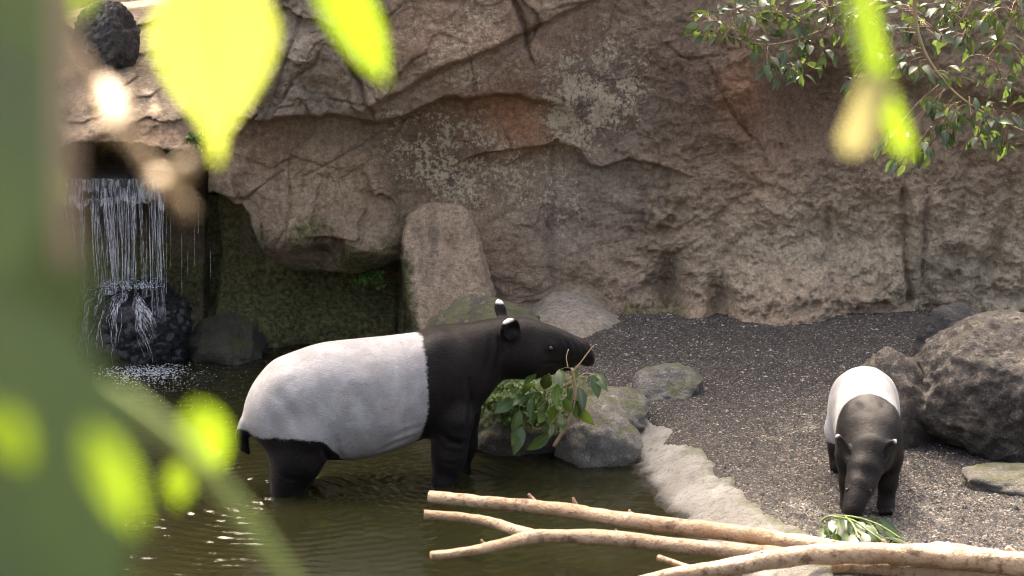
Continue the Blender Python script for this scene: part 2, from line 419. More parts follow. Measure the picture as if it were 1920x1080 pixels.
# ================================================================== THE SETTING
# ------------------------------------------------------------------ rockwork wall (height field towards the viewer)
WALL_Y = 15.9
def build_wall():
    xs = np.concatenate([np.arange(-11, -4.2, 0.12), np.arange(-4.2, 4.2, 0.0092), np.arange(4.2, 11, 0.12)])
    zs = np.concatenate([np.arange(-0.7, 2.75, 0.0092), np.arange(2.75, 5.3, 0.08)])
    X, Z = np.meshgrid(xs, zs)
    px, py = to_px(X, np.full(X.shape, WALL_Y), Z)
    wob = 14 * fbm(px / 90, py / 90, 0.3, 4); wob2 = 14 * fbm(px / 90, py / 90, 7.7, 4)
    qx, qy = px + wob, py + wob2                       # wobbly coordinates for ragged edges
    # big form: base line and upper line, metres towards the viewer
    base = np.interp(px, [-400, 0, 300, 420, 500, 560, 740, 800, 1000, 1250, 1330, 1450, 1600, 1750, 1900, 2300], [-.2, -.2, -.2, -.2, -.4, -.6, -.6, -.2, .05, .2, .3, .5, .2, -.1, -.1, .1])
    mid = np.interp(px, [-400, 0, 400, 480, 740, 900, 1100, 1250, 1400, 1600, 1900, 2300], [0, 0, 0, .05, .1, .05, -.05, -.05, .08, -.08, -.05, .2])
    top = np.interp(px, [-400, 0, 400, 500, 700, 1000, 1250, 1400, 1500, 1700, 1900, 2300], [0, 0, .2, .35, .3, .2, .0, .15, -.15, -.2, -.05, .2])
    D = mid + (top - mid) * ss(330, 60, py) + (base - mid) * ss(430, 620, py)
    D += 0.10 * ss(560, 640, py) * ss(1180, 1300, px)
    # main overhang above the shaded band
    L1 = [(380, 205), (470, 214), (520, 212), (600, 216), (645, 205), (700, 222), (780, 197), (860, 180), (960, 168), (1010, 175), (1060, 190), (1120, 215)]
    d, sd, r = poly_dist(qx, qy, L1)
    amp = np.interp(px, [380, 480, 560, 700, 900, 1010, 1120], [.0, .20, .26, .22, .17, .12, 0])
    D += amp * ss(9, -7, d * sd) * ss(300, 420, px) * ss(1140, 1040, px)
    D -= 0.05 * np.exp(-(np.maximum(d * sd, 0) / 28) ** 2) * (sd > 0) * ss(460, 520, px) * ss(1060, 980, px)
    # diagonal ledge running up to the right
    L2 = [(690, 196), (745, 168), (800, 136), (870, 106), (930, 86), (985, 56), (1030, 34), (1090, 6), (1150, -20)]
    d, sd, r = poly_dist(px + wob * .45, py + wob2 * .45, L2)
    e = ss(680, 720, px) * ss(1250, 1100, px)
    D += 0.09 * ss(5, -5, d * sd) * np.exp(-np.maximum(-d * sd, 0) / 150) * e
    D -= 0.06 * np.exp(-(d / 4.5) ** 2) * e
    # cracks: polyline, width px, depth m
    for pts, w, dep in [([(640, 60), (662, 105), (684, 150), (692, 180), (704, 205)], 4.5, .10), ([(958, -20), (970, 10), (984, 40), (986, 62), (998, 108)], 6, .13),
                        ([(735, 230), (690, 262), (640, 290), (590, 318), (545, 335)], 2.6, .035), ([(560, 205), (575, 180), (640, 178), (690, 186)], 3, .04),
                        ([(575, 182), (585, 200), (592, 215)], 3, .05), ([(500, 218), (520, 170), (545, 120), (560, 75), (580, 20)], 4.5, .05),
                        ([(545, 165), (560, 140), (600, 108), (615, 85), (640, 50)], 4.5, .06), ([(618, 75), (650, 82), (662, 86)], 3.4, .05),
                        ([(720, 50), (735, 25), (755, 5)], 3.2, .05), ([(885, 100), (890, 140), (895, 165)], 2.6, .03),
                        ([(930, 215), (945, 240), (958, 262), (962, 280)], 3, .035), ([(595, 318), (612, 330), (622, 322)], 3, .03),
                        ([(410, 360), (460, 370), (505, 335), (530, 318)], 3, .045), ([(545, 300), (548, 360), (544, 420), (520, 460)], 3.4, .05),
                        ([(1250, 80), (1275, 105), (1300, 110), (1345, 98)], 3, .03), ([(1330, 120), (1345, 155), (1375, 215), (1400, 250)], 7, .07),
                        ([(1020, 400), (1022, 425), (1030, 440)], 3, .03), ([(1040, 10), (1090, 0)], 3, .04)]:
        d, sd, r = poly_dist(px + wob * .35, py + wob2 * .35, pts)
        D -= 0.75 * dep * np.exp(-(d / w) ** 2) * (0.35 + 0.65 * np.sin(np.clip(r, 0.04, 0.96) * math.pi)) 
        D += 0.3 * dep * ss(20, 0, d) * (sd < 0)
    # broken facets of the upper left block
    f1, f2, cid, tl = cells((qx + 0.55 * qy) / 95, (qy - 0.5 * qx) / 70, 3)
    blk = ss(215, 190, qy) * ss(420, 500, px) * ss(760, 690, px)
    D += blk * (0.04 * (cid - 0.5) + 0.12 * tl + 0.03 * (perlin(px / 40, py / 40, .9)))
    f1, f2, cid, tl = cells((qx + .3 * qy) / 45, (qy - .6 * qx) / 30, 8)
    D += blk * 0.022 * tl
    f1, f2, cid, tl = cells(qx / 150, (qy + 0.45 * qx) / 110, 11)
    D += (0.02 * (cid - 0.5) + 0.05 * tl) * ss(1250, 1050, px) * ss(420, 300, py)
    f1, f2, cid, tl = cells(qx / 60, (qy + 0.35 * qx) / 42, 5)
    D += 0.012 * tl * ss(1250, 1050, px)
    f1, f2, cid, tl = cells(qx / 75, (qy - 0.3 * qx) / 85, 17)
    D += (0.075 * tl + .04 * (cid - .5)) * ss(390, 450, px) * ss(760, 700, px) * ss(290, 380, py) * ss(545, 510, py)
    # ledge in the middle, a shallow recess below it
    L3 = [(840, 310), (890, 288), (930, 281), (1000, 273), (1060, 268), (1080, 275), (1105, 308), (1130, 314), (1180, 296), (1235, 312), (1300, 336)]
    d, sd, r = poly_dist(px + wob * .4, py + wob2 * .4, L3)
    D += 0.085 * ss(4, -4, d * sd) * np.exp(-np.maximum(-d * sd, 0) / 70) * ss(820, 900, px) * ss(1330, 1220, px)
    # right hand bulge with the hollow under it
    D += 0.22 * np.exp(-((px - 1395) / 75) ** 2 - ((py - 150) / 105) ** 2) - 0.26 * np.exp(-((px - 1490) / 95) ** 2 - ((py - 205) / 75) ** 2)
    D += 0.16 * ss(30, -30, qy - 130 - 0.15 * (px - 1500)) * ss(1480, 1600, px)
    # pockets in the base and rough lumps
    for cx, cy, rx, ry, a in [(1255, 540, 34, 48, -.30), (1345, 565, 26, 48, -.32), (1225, 440, 26, 20, -.10), (1600, 600, 60, 26, -.16), (1740, 590, 30, 26, -.12), (1290, 590, 26, 24, .12),
                              (1090, 540, 60, 30, -.08), (1500, 570, 60, 55, .08), (1670, 520, 40, 70, .07)]:
        D += a * np.exp(-((qx - cx) / rx) ** 2 - ((qy - cy) / ry) ** 2)
    # vertical runnels low on the right
    for cx, w, y0, y1, a in [(1700, 7, 340, 590, -.07), (1715, 9, 350, 560, .05), (1735, 6, 350, 560, -.05), (1555, 8, 380, 560, -.05), (1545, 12, 380, 520, .03), (1868, 10, 380, 570, -.05), (1840, 14, 430, 580, .05), (1640, 10, 430, 600, -.04), (1880, 6, 380, 540, -.05)]:
        lean = (py - 450) * np.interp(cx, [1500, 1700, 1870], [0, .04, -.32])
        D += a * np.exp(-((px + wob * .6 - cx - lean) / w) ** 2) * ss(y0 - 30, y0 + 40, py) * ss(y1 + 20, y1 - 40, py)
    # ---- left: cave behind the fall, roofed by a rock span
    lip = np.interp(px, [-300, 0, 100, 190, 280, 330, 385, 420], [330, 300, 275, 252, 256, 262, 268, 330])
    wobl = 6 * fbm(px / 30, 0.5, 0.2, 3)
    wide = ss(270, 225, py)                       # above the opening the span runs on into the wall
    left = ss(398 + 95 * wide, 366 - 26 * wide, px + (0.3 + 1.2 * wide) * wob)
    s = qy * 0.15 + py * 0.85 - lip + wobl
    span = 0.55 * ss(6, -6, s) * (1 - 0.0 * s)
    back = -1.5 * ss(-4, 14, s) + 0.55 * ss(60, 150, s)
    slope = -0.0052 * np.maximum(-s - 8, 0) * (1 + 0.6 * ss(60, 140, -s))     # top of the span leans back
    D = D * (1 - left) + left * (0.1 + span + back + slope)
    D += left * ss(0, -30, s) * (0.05 * np.sin((py + 0.32 * px) / 15 + wob / 6) * ss(-150, -40, s))
    f1, f2, cid, tl = cells((qx + .3 * qy) / 120, (qy + .3 * qx) / 45, 23)
    D += left * ss(0, -20, s) * (0.10 * tl + .05 * (cid - .5) + .05 * fbm(X * 4, Z * 6, 5.5, 4))
    far = ss(62, 8, py + 0.10 * (px - 150)) * ss(470, 400, px)
    D -= 2.2 * far * left
    # dark grotto to the right of the fall and the recess over the mossy bank
    G = [(365, 372), (410, 352), (455, 380), (475, 410), (492, 465), (515, 505), (560, 520), (610, 524), (680, 522), (738, 500)]
    d, sd, r = poly_dist(qx * .6 + px * .4, qy * .6 + py * .4, G)
    reg = ss(352, 372, px) * ss(752, 738, px) * ss(330, 350, py)
    rec = np.interp(px, [360, 480, 560, 740], [.45, .36, .24, .22])
    D -= reg * rec * ss(-5, 14, d * sd) * ss(640, 560, py) 
    D -= reg * 0.15 * ss(0, 12, d * sd)
    D += 0.30 * ss(545, 625, py) * ss(330, 420, px) * ss(760, 730, px)                      # foot of the bank comes forward again
    for cx, cy, rx, ry, a in [(582, 425, 44, 46, .20), (680, 470, 62, 50, .17), (500, 400, 38, 70, .06), (425, 320, 45, 55, .16), (640, 470, 14, 26, -.1), (600, 475, 22, 14, -.12), (470, 440, 30, 55, .07), (545, 470, 30, 40, .08), (720, 430, 30, 60, .06), (650, 560, 70, 35, .10), (520, 560, 80, 40, .14), (400, 560, 60, 50, .15)]:
        D += a * np.exp(-(((qx - cx) / rx) ** 2 + ((qy - cy) / ry) ** 2) ** 1.6)
    D = np.maximum(D, -0.95 - 3.0 * (1 - ss(380, 400, py) * ss(300, 330, px) * ss(520, 470, px)))
    # general roughness, stronger low on the right
    rough = 0.35 + 0.65 * ss(1080, 1250, px) * (0.55 + 0.45 * ss(200, 380, py)) + 0.35 * ss(480, 560, py)
    D += 0.055 * fbm(X * 1.6, Z * 1.6, 3.1, 3) + 0.048 * rough * fbm(X * 5, Z * 5, 1.7, 6, .6) + 0.013 * rough * ridged(X * 15, Z * 15, .4, 3)
    lump = np.exp(-((px - 1235) / 60) ** 2 - ((py - 450) / 90) ** 2)
    D += 0.05 * lump * ridged(X * 8, Z * 10, 4.4, 4)
    D += 0.02 * rough * np.sin(Z * 26 + 5 * fbm(X * 2, Z * 2, 0.9, 3)) * ss(1380, 1500, px) * ss(300, 480, py) * .6
    # above the picture the wall rolls back at its crest
    crest = 4.35 - 0.75 * ss(.6, 1.8, X) + 0.3 * fbm(X * .5, 0.2, 0.7, 3)
    D -= 1.5 * np.maximum(Z - crest, 0) ** 1.5
    Y = WALL_Y - D
    # rock colour in spots, darker in the cave; ledge-top sun patch painted in pale
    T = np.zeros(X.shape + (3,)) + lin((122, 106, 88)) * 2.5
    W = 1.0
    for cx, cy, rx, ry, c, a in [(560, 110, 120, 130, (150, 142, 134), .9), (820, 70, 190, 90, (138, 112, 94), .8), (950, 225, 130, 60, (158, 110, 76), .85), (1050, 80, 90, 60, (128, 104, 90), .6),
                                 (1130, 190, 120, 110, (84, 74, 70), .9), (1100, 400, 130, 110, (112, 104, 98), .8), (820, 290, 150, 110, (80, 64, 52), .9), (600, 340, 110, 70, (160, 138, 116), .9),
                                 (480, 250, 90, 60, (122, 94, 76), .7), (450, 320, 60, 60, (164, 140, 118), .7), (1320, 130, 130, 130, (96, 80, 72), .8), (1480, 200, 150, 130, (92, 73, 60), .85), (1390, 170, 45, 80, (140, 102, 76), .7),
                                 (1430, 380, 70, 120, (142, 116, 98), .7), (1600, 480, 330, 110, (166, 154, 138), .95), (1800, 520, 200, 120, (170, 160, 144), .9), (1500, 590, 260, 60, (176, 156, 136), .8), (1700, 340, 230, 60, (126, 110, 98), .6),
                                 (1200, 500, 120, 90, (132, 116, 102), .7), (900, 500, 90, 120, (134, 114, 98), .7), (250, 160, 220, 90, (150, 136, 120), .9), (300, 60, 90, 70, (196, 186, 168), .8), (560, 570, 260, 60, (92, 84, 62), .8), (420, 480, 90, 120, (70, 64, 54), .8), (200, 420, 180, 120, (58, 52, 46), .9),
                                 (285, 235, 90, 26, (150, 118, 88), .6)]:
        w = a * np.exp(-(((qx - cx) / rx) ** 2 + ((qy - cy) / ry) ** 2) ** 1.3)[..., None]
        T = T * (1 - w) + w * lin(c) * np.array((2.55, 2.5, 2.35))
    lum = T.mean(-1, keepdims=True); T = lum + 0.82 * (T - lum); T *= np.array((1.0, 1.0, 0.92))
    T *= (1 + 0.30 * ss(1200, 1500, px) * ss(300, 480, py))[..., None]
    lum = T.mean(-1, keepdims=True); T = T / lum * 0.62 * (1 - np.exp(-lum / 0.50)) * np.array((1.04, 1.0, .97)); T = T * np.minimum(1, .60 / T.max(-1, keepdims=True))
    def spots(lst):
        m = np.zeros(X.shape)
        for cx, cy, rx, ry, a in lst: m = np.maximum(m, a * np.exp(-(((qx - cx) / rx) ** 2 + ((qy - cy) / ry) ** 2) ** 1.5))
        return m
    moss = spots([(560, 600, 260, 95, 1.0), (690, 500, 70, 50, .8), (420, 560, 130, 80, .9), (470, 460, 40, 70, .6), (740, 480, 40, 90, .5), (590, 420, 60, 50, .55), (400, 450, 70, 110, .7), (250, 560, 150, 90, .8), (1240, 590, 70, 40, .6), (1190, 580, 50, 30, .5), (340, 275, 60, 20, .6), (770, 110, 50, 40, .25), (380, 320, 25, 40, .6)])
    lich = spots([(1110, 160, 110, 90, 1.0), (1060, 200, 40, 70, 1.0), (1090, 250, 70, 40, .8), (860, 300, 130, 110, .72), (760, 250, 60, 70, .62), (950, 330, 90, 90, .55), (820, 80, 90, 70, .5), (910, 50, 60, 70, .45), (1030, 380, 120, 90, .4), (880, 130, 60, 40, .5), (600, 330, 70, 60, .45)])
    wet = spots([(230, 480, 190, 190, 1.0), (420, 520, 110, 110, .5)])
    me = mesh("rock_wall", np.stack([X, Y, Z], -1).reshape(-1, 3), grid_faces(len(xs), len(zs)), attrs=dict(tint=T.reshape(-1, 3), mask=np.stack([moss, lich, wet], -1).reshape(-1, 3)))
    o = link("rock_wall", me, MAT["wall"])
    return tag(o, "tall brown artificial rock face with diagonal cracks and pale flaking patches", "rock wall"), xs, zs, Y
wall, WXS, WZS, WY = build_wall()
def wall_y(x, z):
    i = np.clip(np.searchsorted(WXS, x), 0, len(WXS) - 1); j = np.clip(np.searchsorted(WZS, z), 0, len(WZS) - 1)
    return WY[j, i]

# ------------------------------------------------------------------ pool outline, ground, rim, water
EDGE = [at_z(px, py, 0)[:2] for px, py in [(1490, 1190), (1420, 1100), (1370, 1050), (1320, 1005), (1272, 965), (1242, 930), (1214, 890), (1186, 855), (1150, 832), (1100, 820), (1040, 815)]]
BACK = [at_z(px, py, 0)[:2] for px, py in [(960, 812), (890, 806), (872, 760), (850, 700), (800, 655), (765, 632)]] + [np.array(p) for p in [(-.7, 17.6), (-9, 17.6), (-9, 7.2), (1.2, 7.2)]]
POOL = np.array(EDGE + BACK)
def pool_dist(x, y):
    """signed distance to the pool's edge, + on land"""
    P = np.vstack([POOL, POOL[:1]])
    d, _, _ = poly_dist(x, y, [tuple(p) for p in P])
    inside = np.zeros(x.shape, bool)
    for (x0, y0), (x1, y1) in zip(P[:-1], P[1:]):
        c = (y0 > y) != (y1 > y)
        inside ^= c & (x < (x1 - x0) * (y - y0) / (y1 - y0 + 1e-12) + x0)
    return np.where(inside, -d, d)
def land_z(x, y):
    g = 0.15 + 0.17 * ss(12, 15.6, y) + 0.02 * fbm(x * .9, y * .9, 0.5, 3) + 0.008 * fbm(x * 5, y * 5, 1.5, 2)
    return g + 1.5 * ss(7.0, 3.0, y)
def ground_z(x, y):
    d = pool_dist(x, y)
    g = land_z(x, y)
    return -0.29 + (g + 0.29) * ss(-0.45, 0.42, d)
def build_ground():
    xs = np.concatenate([np.arange(-40, -5, 1.0), np.arange(-5, 5, 0.035), np.arange(5, 41, 1.0)])
    ys = np.concatenate([np.arange(-12, 7, 0.4), np.arange(7, 17.4, 0.035), np.arange(17.4, 60, 1.0)])
    X, Y = np.meshgrid(xs, ys)
    Z = ground_z(X, Y)
    me = mesh("ground", np.stack([X, Y, Z], -1).reshape(-1, 3), grid_faces(len(xs), len(ys)))
    o = tag(link("ground", me, MAT["gravel"]), "dark grey gravel ground around the pool", kind="structure")
    # pool bed, a second sheet just above the gravel one
    m = (X > -5) & (X < 2.2) & (Y > 7) & (Y < 17.3)
    bx = np.arange(-9, 2.2, 0.06); by = np.arange(6.8, 17.5, 0.06); BX, BY = np.meshgrid(bx, by)
    BZ = np.minimum(ground_z(BX, BY) + 0.006, 0.03)
    me = mesh("pool_bed", np.stack([BX, BY, BZ], -1).reshape(-1, 3), grid_faces(len(bx), len(by)))
    tag(link("pool_bed", me, MAT["mud"]), "muddy pool bed", kind="structure")
build_ground()

def build_rim():
    E_ = spline([(*p,) for p in EDGE], 260)
    T = np.gradient(E_, axis=0); T /= np.linalg.norm(T, axis=1)[:, None]
    Nn = np.stack([T[:, 1], -T[:, 0]], -1)          # towards the land
    ds = np.linspace(-0.30, 0.72, 60)
    q = E_[:, None] + Nn[:, None] * ds[None, :, None]
    X, Y = q[..., 0], q[..., 1]
    run = np.linspace(0, 1, len(E_))[:, None] * np.ones(len(ds))
    w = np.interp(run, [0, .25, .5, .75, 1], [.38, .32, .27, .24, .30]) + 0.09 * fbm(X * 3, Y * 3, .2, 4)
    D = ds[None] * np.ones(X.shape)
    rise = 0.15 * ss(-0.14, 0.30, D) + 0.045 * ss(.1, .5, D)
    Z = -0.026 + rise + 0.014 * fbm(X * 4, Y * 4, .8, 5, .6) + 0.009 * ridged(X * 16, Y * 16, .3, 3) - 0.16 * ss(w - 0.02, w + 0.12, D) - 0.3 * ss(-.12, -.3, D)
    Z += 0.05 * np.exp(-((run - .86) / .1) ** 2) * ss(.0, .2, D)
    mask = np.stack([ss(.08, .4, D) * .7 + .6 * ss(.6, .95, run), 0 * D, ss(.045, .005, Z + 0.012 * fbm(X * 9, Y * 9, 2.2, 3))], -1)
    me = mesh("pool_rim", np.stack([X, Y, Z], -1).reshape(-1, 3), grid_faces(len(ds), len(E_)), attrs=dict(mask=mask.reshape(-1, 3)))
    return tag(link("pool_rim", me, MAT["concrete"]), "pale worn concrete rim sloping into the pool", kind="structure")
build_rim()

LEGS_W = [at_z(532, 925, 0), at_z(825, 905, 0), at_z(852, 884, 0)]
FALL_AT = at_z(262, 700, 0)
def build_water():
    xs = np.concatenate([np.arange(-9, -4, 0.1), np.arange(-4, 1.7, 0.018)]); ys = np.concatenate([np.arange(6.6, 9, 0.06), np.arange(9, 17.6, 0.018)])
    X, Y = np.meshgrid(xs, ys)
    Z = 0.0042 * fbm(X * 3.0, Y * 4.2, .1, 4, .55) + 0.0012 * fbm(X * 11, Y * 15, .7, 3)
    for c, a in [(LEGS_W[0], .0060), (LEGS_W[1], .0045), (LEGS_W[2], .003)]:
        r = np.hypot(X - c[0], Y - c[1]) + 0.02 * perlin(X * 4, Y * 4, .3)
        Z += a * np.sin(r * 2 * math.pi / 0.095) * np.exp(-r / 0.75) * ss(.05, .14, r)
    r = np.hypot(X - FALL_AT[0], Y - FALL_AT[1])
    Z += (0.016 * np.exp(-r / .35) + 0.005 * np.exp(-r / 1.5)) * fbm(X * 11, Y * 13, 1.3, 4, .6) + 0.004 * np.sin(r * 2 * math.pi / 0.13 + perlin(X * 2, Y * 2, 0)) * np.exp(-r / 1.3)
    me = mesh("water", np.stack([X, Y, Z], -1).reshape(-1, 3), grid_faces(len(xs), len(ys)))
    tag(link("water", me, MAT["water"]), "murky olive pool water with small ripples", kind="structure")
build_water()

# loose gravel grains
def build_pebbles():
    r = np.random.RandomState(3)
    n = 52000
    x = r.uniform(-.2, 3.9, n * 3); y = 9.6 + (16.3 - 9.6) * r.uniform(0, 1, n * 3) ** 1.25
    d = pool_dist(x, y)
    keep = (d > np.interp(y, [10, 12, 13], [.42, .32, .26]) + 0.10 * r.normal(size=len(d))) & (np.abs(x / y) < .26)
    x, y = x[keep][:n], y[keep][:n]; n = len(x)
    z = ground_z(x, y)
    octa = np.array([(1, 0, 0), (0, 1, 0), (-1, 0, 0), (0, -1, 0), (0, 0, 1), (0, 0, -1)], float)
    of = np.array([(0, 1, 4), (1, 2, 4), (2, 3, 4), (3, 0, 4)])
    s = r.uniform(.0035, .0085, n) * (1 + 0.8 * (r.uniform(size=n) > .93))
    a = r.uniform(0, 6.28, n)
    o = octa[None, :5] * (s[:, None] * r.uniform(.6, 1.3, (n, 3)))[:, None, :] * np.array([1, 1, .75])
    c, sn = np.cos(a)[:, None], np.sin(a)[:, None]
    V = np.stack([o[..., 0] * c - o[..., 1] * sn + x[:, None], o[..., 0] * sn + o[..., 1] * c + y[:, None], o[..., 2] + z[:, None] + .001 + r.normal(0, .15, (n, 5)) * s[:, None]], -1)
    F = (of[None] + 5 * np.arange(n)[:, None, None]).reshape(-1, 3)
    rnd = np.repeat(r.uniform(0, 1, (n, 3)), 5, 0)
    me = mesh("gravel_grains", V.reshape(-1, 3), F, smooth=False, attrs=dict(rnd=rnd))
    tag(link("gravel_grains", me, MAT["pebble"]), "loose grey and buff gravel grains on the ground", kind="stuff", cat="gravel")
build_pebbles()

# ------------------------------------------------------------------ boulders
def ico(sub):
    import bmesh
    bm = bmesh.new(); bmesh.ops.create_icosphere(bm, subdivisions=sub, radius=1.0)
    V = np.array([v.co[:] for v in bm.verts]); F = np.array([[v.index for v in f.verts] for f in bm.faces]); bm.free()
    return V, F
ICO = {s: ico(s) for s in (2, 5, 6)}
def rock_shape(V, seed, cuts=9, cut=0.82, lump=0.22, fine=0.05, ridge=0.0, boxy=1.0):
    r = np.random.RandomState(seed)
    B_ = np.sign(V) * np.abs(V) ** boxy; size_ = np.linalg.norm(B_, axis=1)
    rad = size_
    N = r.normal(size=(cuts, 3)); N /= np.linalg.norm(N, axis=1)[:, None]
    for nrm in N:
        h = r.uniform(cut - .12, cut + .10)
        c = V @ nrm
        lim = np.where(c > 0.05, h / np.maximum(c, 0.05), 9)
        k = 0.10
        t = np.clip(0.5 + 0.5 * (lim - rad) / k, 0, 1)
        rad = lim * (1 - t) + rad * t - k * t * (1 - t)
    o = seed * 3.17
    rad = rad * (1 + lump * fbm(V[:, 0] * 1.3 + o, V[:, 1] * 1.3, V[:, 2] * 1.3, 3) + fine * fbm(V[:, 0] * 6 + o, V[:, 1] * 6, V[:, 2] * 6, 5, .6))
    if ridge: rad += ridge * ridged(V[:, 0] * 3 + o, V[:, 1] * 3, V[:, 2] * 3, 4)
    return V * rad[:, None]
def boulder(name, loc, size, seed, mat, label, cat="boulder", rotz=0.0, tilt=0.0, sub=5, group=None, **kw):
    V, F = ICO[sub]
    P = rock_shape(V, seed, **kw) * np.array(size)
    if tilt: P = P @ np.array(Matrix.Rotation(tilt, 3, 'Y')).T
    P = P @ np.array(Matrix.Rotation(rotz, 3, 'Z')).T
    o = link(name, mesh(name, P, F), mat)
    o.location = [float(v) for v in loc]
    tag(o, label, cat, group)
    return o, P + np.array(loc)

fall_rock, FALL_ROCK = boulder("boulder", (at_y(255, 610, 15.85)[0], 15.85, 0.18), (.44, .46, .44), 5, MAT["wetrock"], "black wet boulder under the waterfall, water breaking over it", lump=.12, fine=.07, sub=6)
boulder("boulder", (at_y(425, 640, 15.75)[0], 15.85, 0.02), (.30, .30, .30), 12, MAT["bankrock"], "low dark mossy rock between the waterfall boulder and the mossy bank", lump=.2)
boulder("boulder", (at_y(200, 75, 16.3)[0], 16.25, at_y(200, 75, 16.25)[2]), (.25, .27, .30), 21, MAT["lava"], "rounded dark grey boulder on the rock span above the waterfall", lump=.1, fine=.08, sub=6)
boulder("boulder", (at_y(88, 60, 16.1)[0], 16.1, at_y(88, 60, 16.1)[2]), (.20, .2, .2), 22, MAT["lava"], "upper lumpy dark rock of the pile left of the rounded boulder", lump=.25, fine=.1)
boulder("boulder", (at_y(66, 130, 16.0)[0], 16.0, at_y(66, 125, 16.0)[2]), (.14, .16, .15), 23, MAT["lava"], "small dark rock wedged in the middle of the rock pile", lump=.2, fine=.1)
boulder("boulder", (at_y(82, 172, 15.8)[0], 15.8, at_y(82, 168, 15.8)[2]), (.11, .12, .10), 24, MAT["lava"], "smallest dark rock at the foot of the rock pile", lump=.2, fine=.1)
boulder("boulder", (at_y(905, 600, 14.55)[0], 14.55, 0.33), (.46, .40, .33), 31, MAT["mossrock"], "mossy hump of rock behind the neck of the standing tapir", lump=.15, fine=.07, cuts=5)
boulder("boulder", (at_z(1868, 870, .15)[0] + .11, 12.62, 0.46), (.50, .50, .42), 41, MAT["brown"], "huge grey-brown boulder beside the grazing tapir", cuts=22, cut=.98, lump=.07, fine=.05, ridge=.02, sub=6, rotz=.35, boxy=.75)
boulder("boulder", (at_y(1670, 760, 12.75)[0], 12.75, 0.30), (.27, .3, .36), 43, MAT["brown"], "narrow leaning rock between the grazing tapir and the huge boulder", lump=.15, fine=.06, ridge=.02, rotz=.3, tilt=-.25)
boulder("boulder", (at_y(1810, 600, 14.2)[0], 14.2, 0.42), (.30, .30, .24), 47, MAT["lava"], "jagged dark rock poking up behind the huge boulder", lump=.25, fine=.08, ridge=.05)
boulder("boulder", (at_z(1905, 910, .15)[0] + .03, 11.75, 0.12), (.36, .26, .13), 51, MAT["greyrock"], "low flat stone on the gravel in front of the huge boulder", cat="stone", lump=.2, fine=.04, cuts=5)
boulder("boulder", (at_z(1118, 800, 0)[0] - .02, 12.86, 0.09), (.27, .28, .27), 61, MAT["greyrock"], "grey pool-edge rock half hidden by the eaten branch", lump=.12, fine=.05, cuts=10)
boulder("boulder", (at_z(1150, 745, .15)[0], 13.3, 0.15), (.24, .24, .17), 63, MAT["greyrock"], "smooth grey rock between the pool edge and the flat-topped stone", lump=.12, fine=.05)
boulder("boulder", (at_z(1243, 735, .18)[0], 13.72, 0.20), (.28, .24, .19), 65, MAT["greyrock"], "flat-topped pale stone on the gravel beyond the pool rim", cuts=11, cut=.8, lump=.1, fine=.05, rotz=.2)
boulder("boulder", (at_z(965, 790, 0)[0], 13.12, 0.10), (.36, .26, .26), 67, MAT["mossrock"], "dark pool-edge rock overgrown with fern", lump=.15, fine=.06)
boulder("boulder", (at_z(1045, 745, .1)[0], 13.45, 0.17), (.26, .24, .22), 69, MAT["mossrock"], "brownish rock behind the tapir's muzzle and the fern", lump=.15, fine=.06)

# smooth plaster apron sloping from the wall's foot to the gravel
def build_apron():
    xs = np.arange(-1.0, 1.5, .014); ys = np.arange(13.9, 16.3, .014)
    X, Y = np.meshgrid(xs, ys)
    q = X + .12 * fbm(X * 2, Y * 2, .4, 4); p_ = Y + .12 * fbm(X * 2, Y * 2, 3.4, 4)
    e = ss(1.22, .55, q + .30 * ss(15.3, 14.2, p_)) * ss(14.0, 15.0, p_) * ss(-.35, .30, q)
    Z = .02 + .44 * e * ss(13.9, 15.9, p_) ** .9 + .02 * fbm(X * 4, Y * 4, .6, 4) + .004 * ridged(X * 20, Y * 20, .2, 2)
    T = np.zeros((X.size, 3)) + lin((158, 148, 132)) * 1.5
    moss = (.75 * ss(.5, .95, q) * ss(15.9, 15.2, p_) + .12).ravel()
    me = mesh("concrete_apron", np.stack([X, Y, Z], -1).reshape(-1, 3), grid_faces(len(xs), len(ys)), attrs=dict(tint=T, mask=np.stack([moss * .8, 0 * moss, 0 * moss], -1)))
    tag(link("concrete_apron", me, MAT["wall"]), "smooth grey plaster slope at the foot of the rock wall", kind="structure")
build_apron()

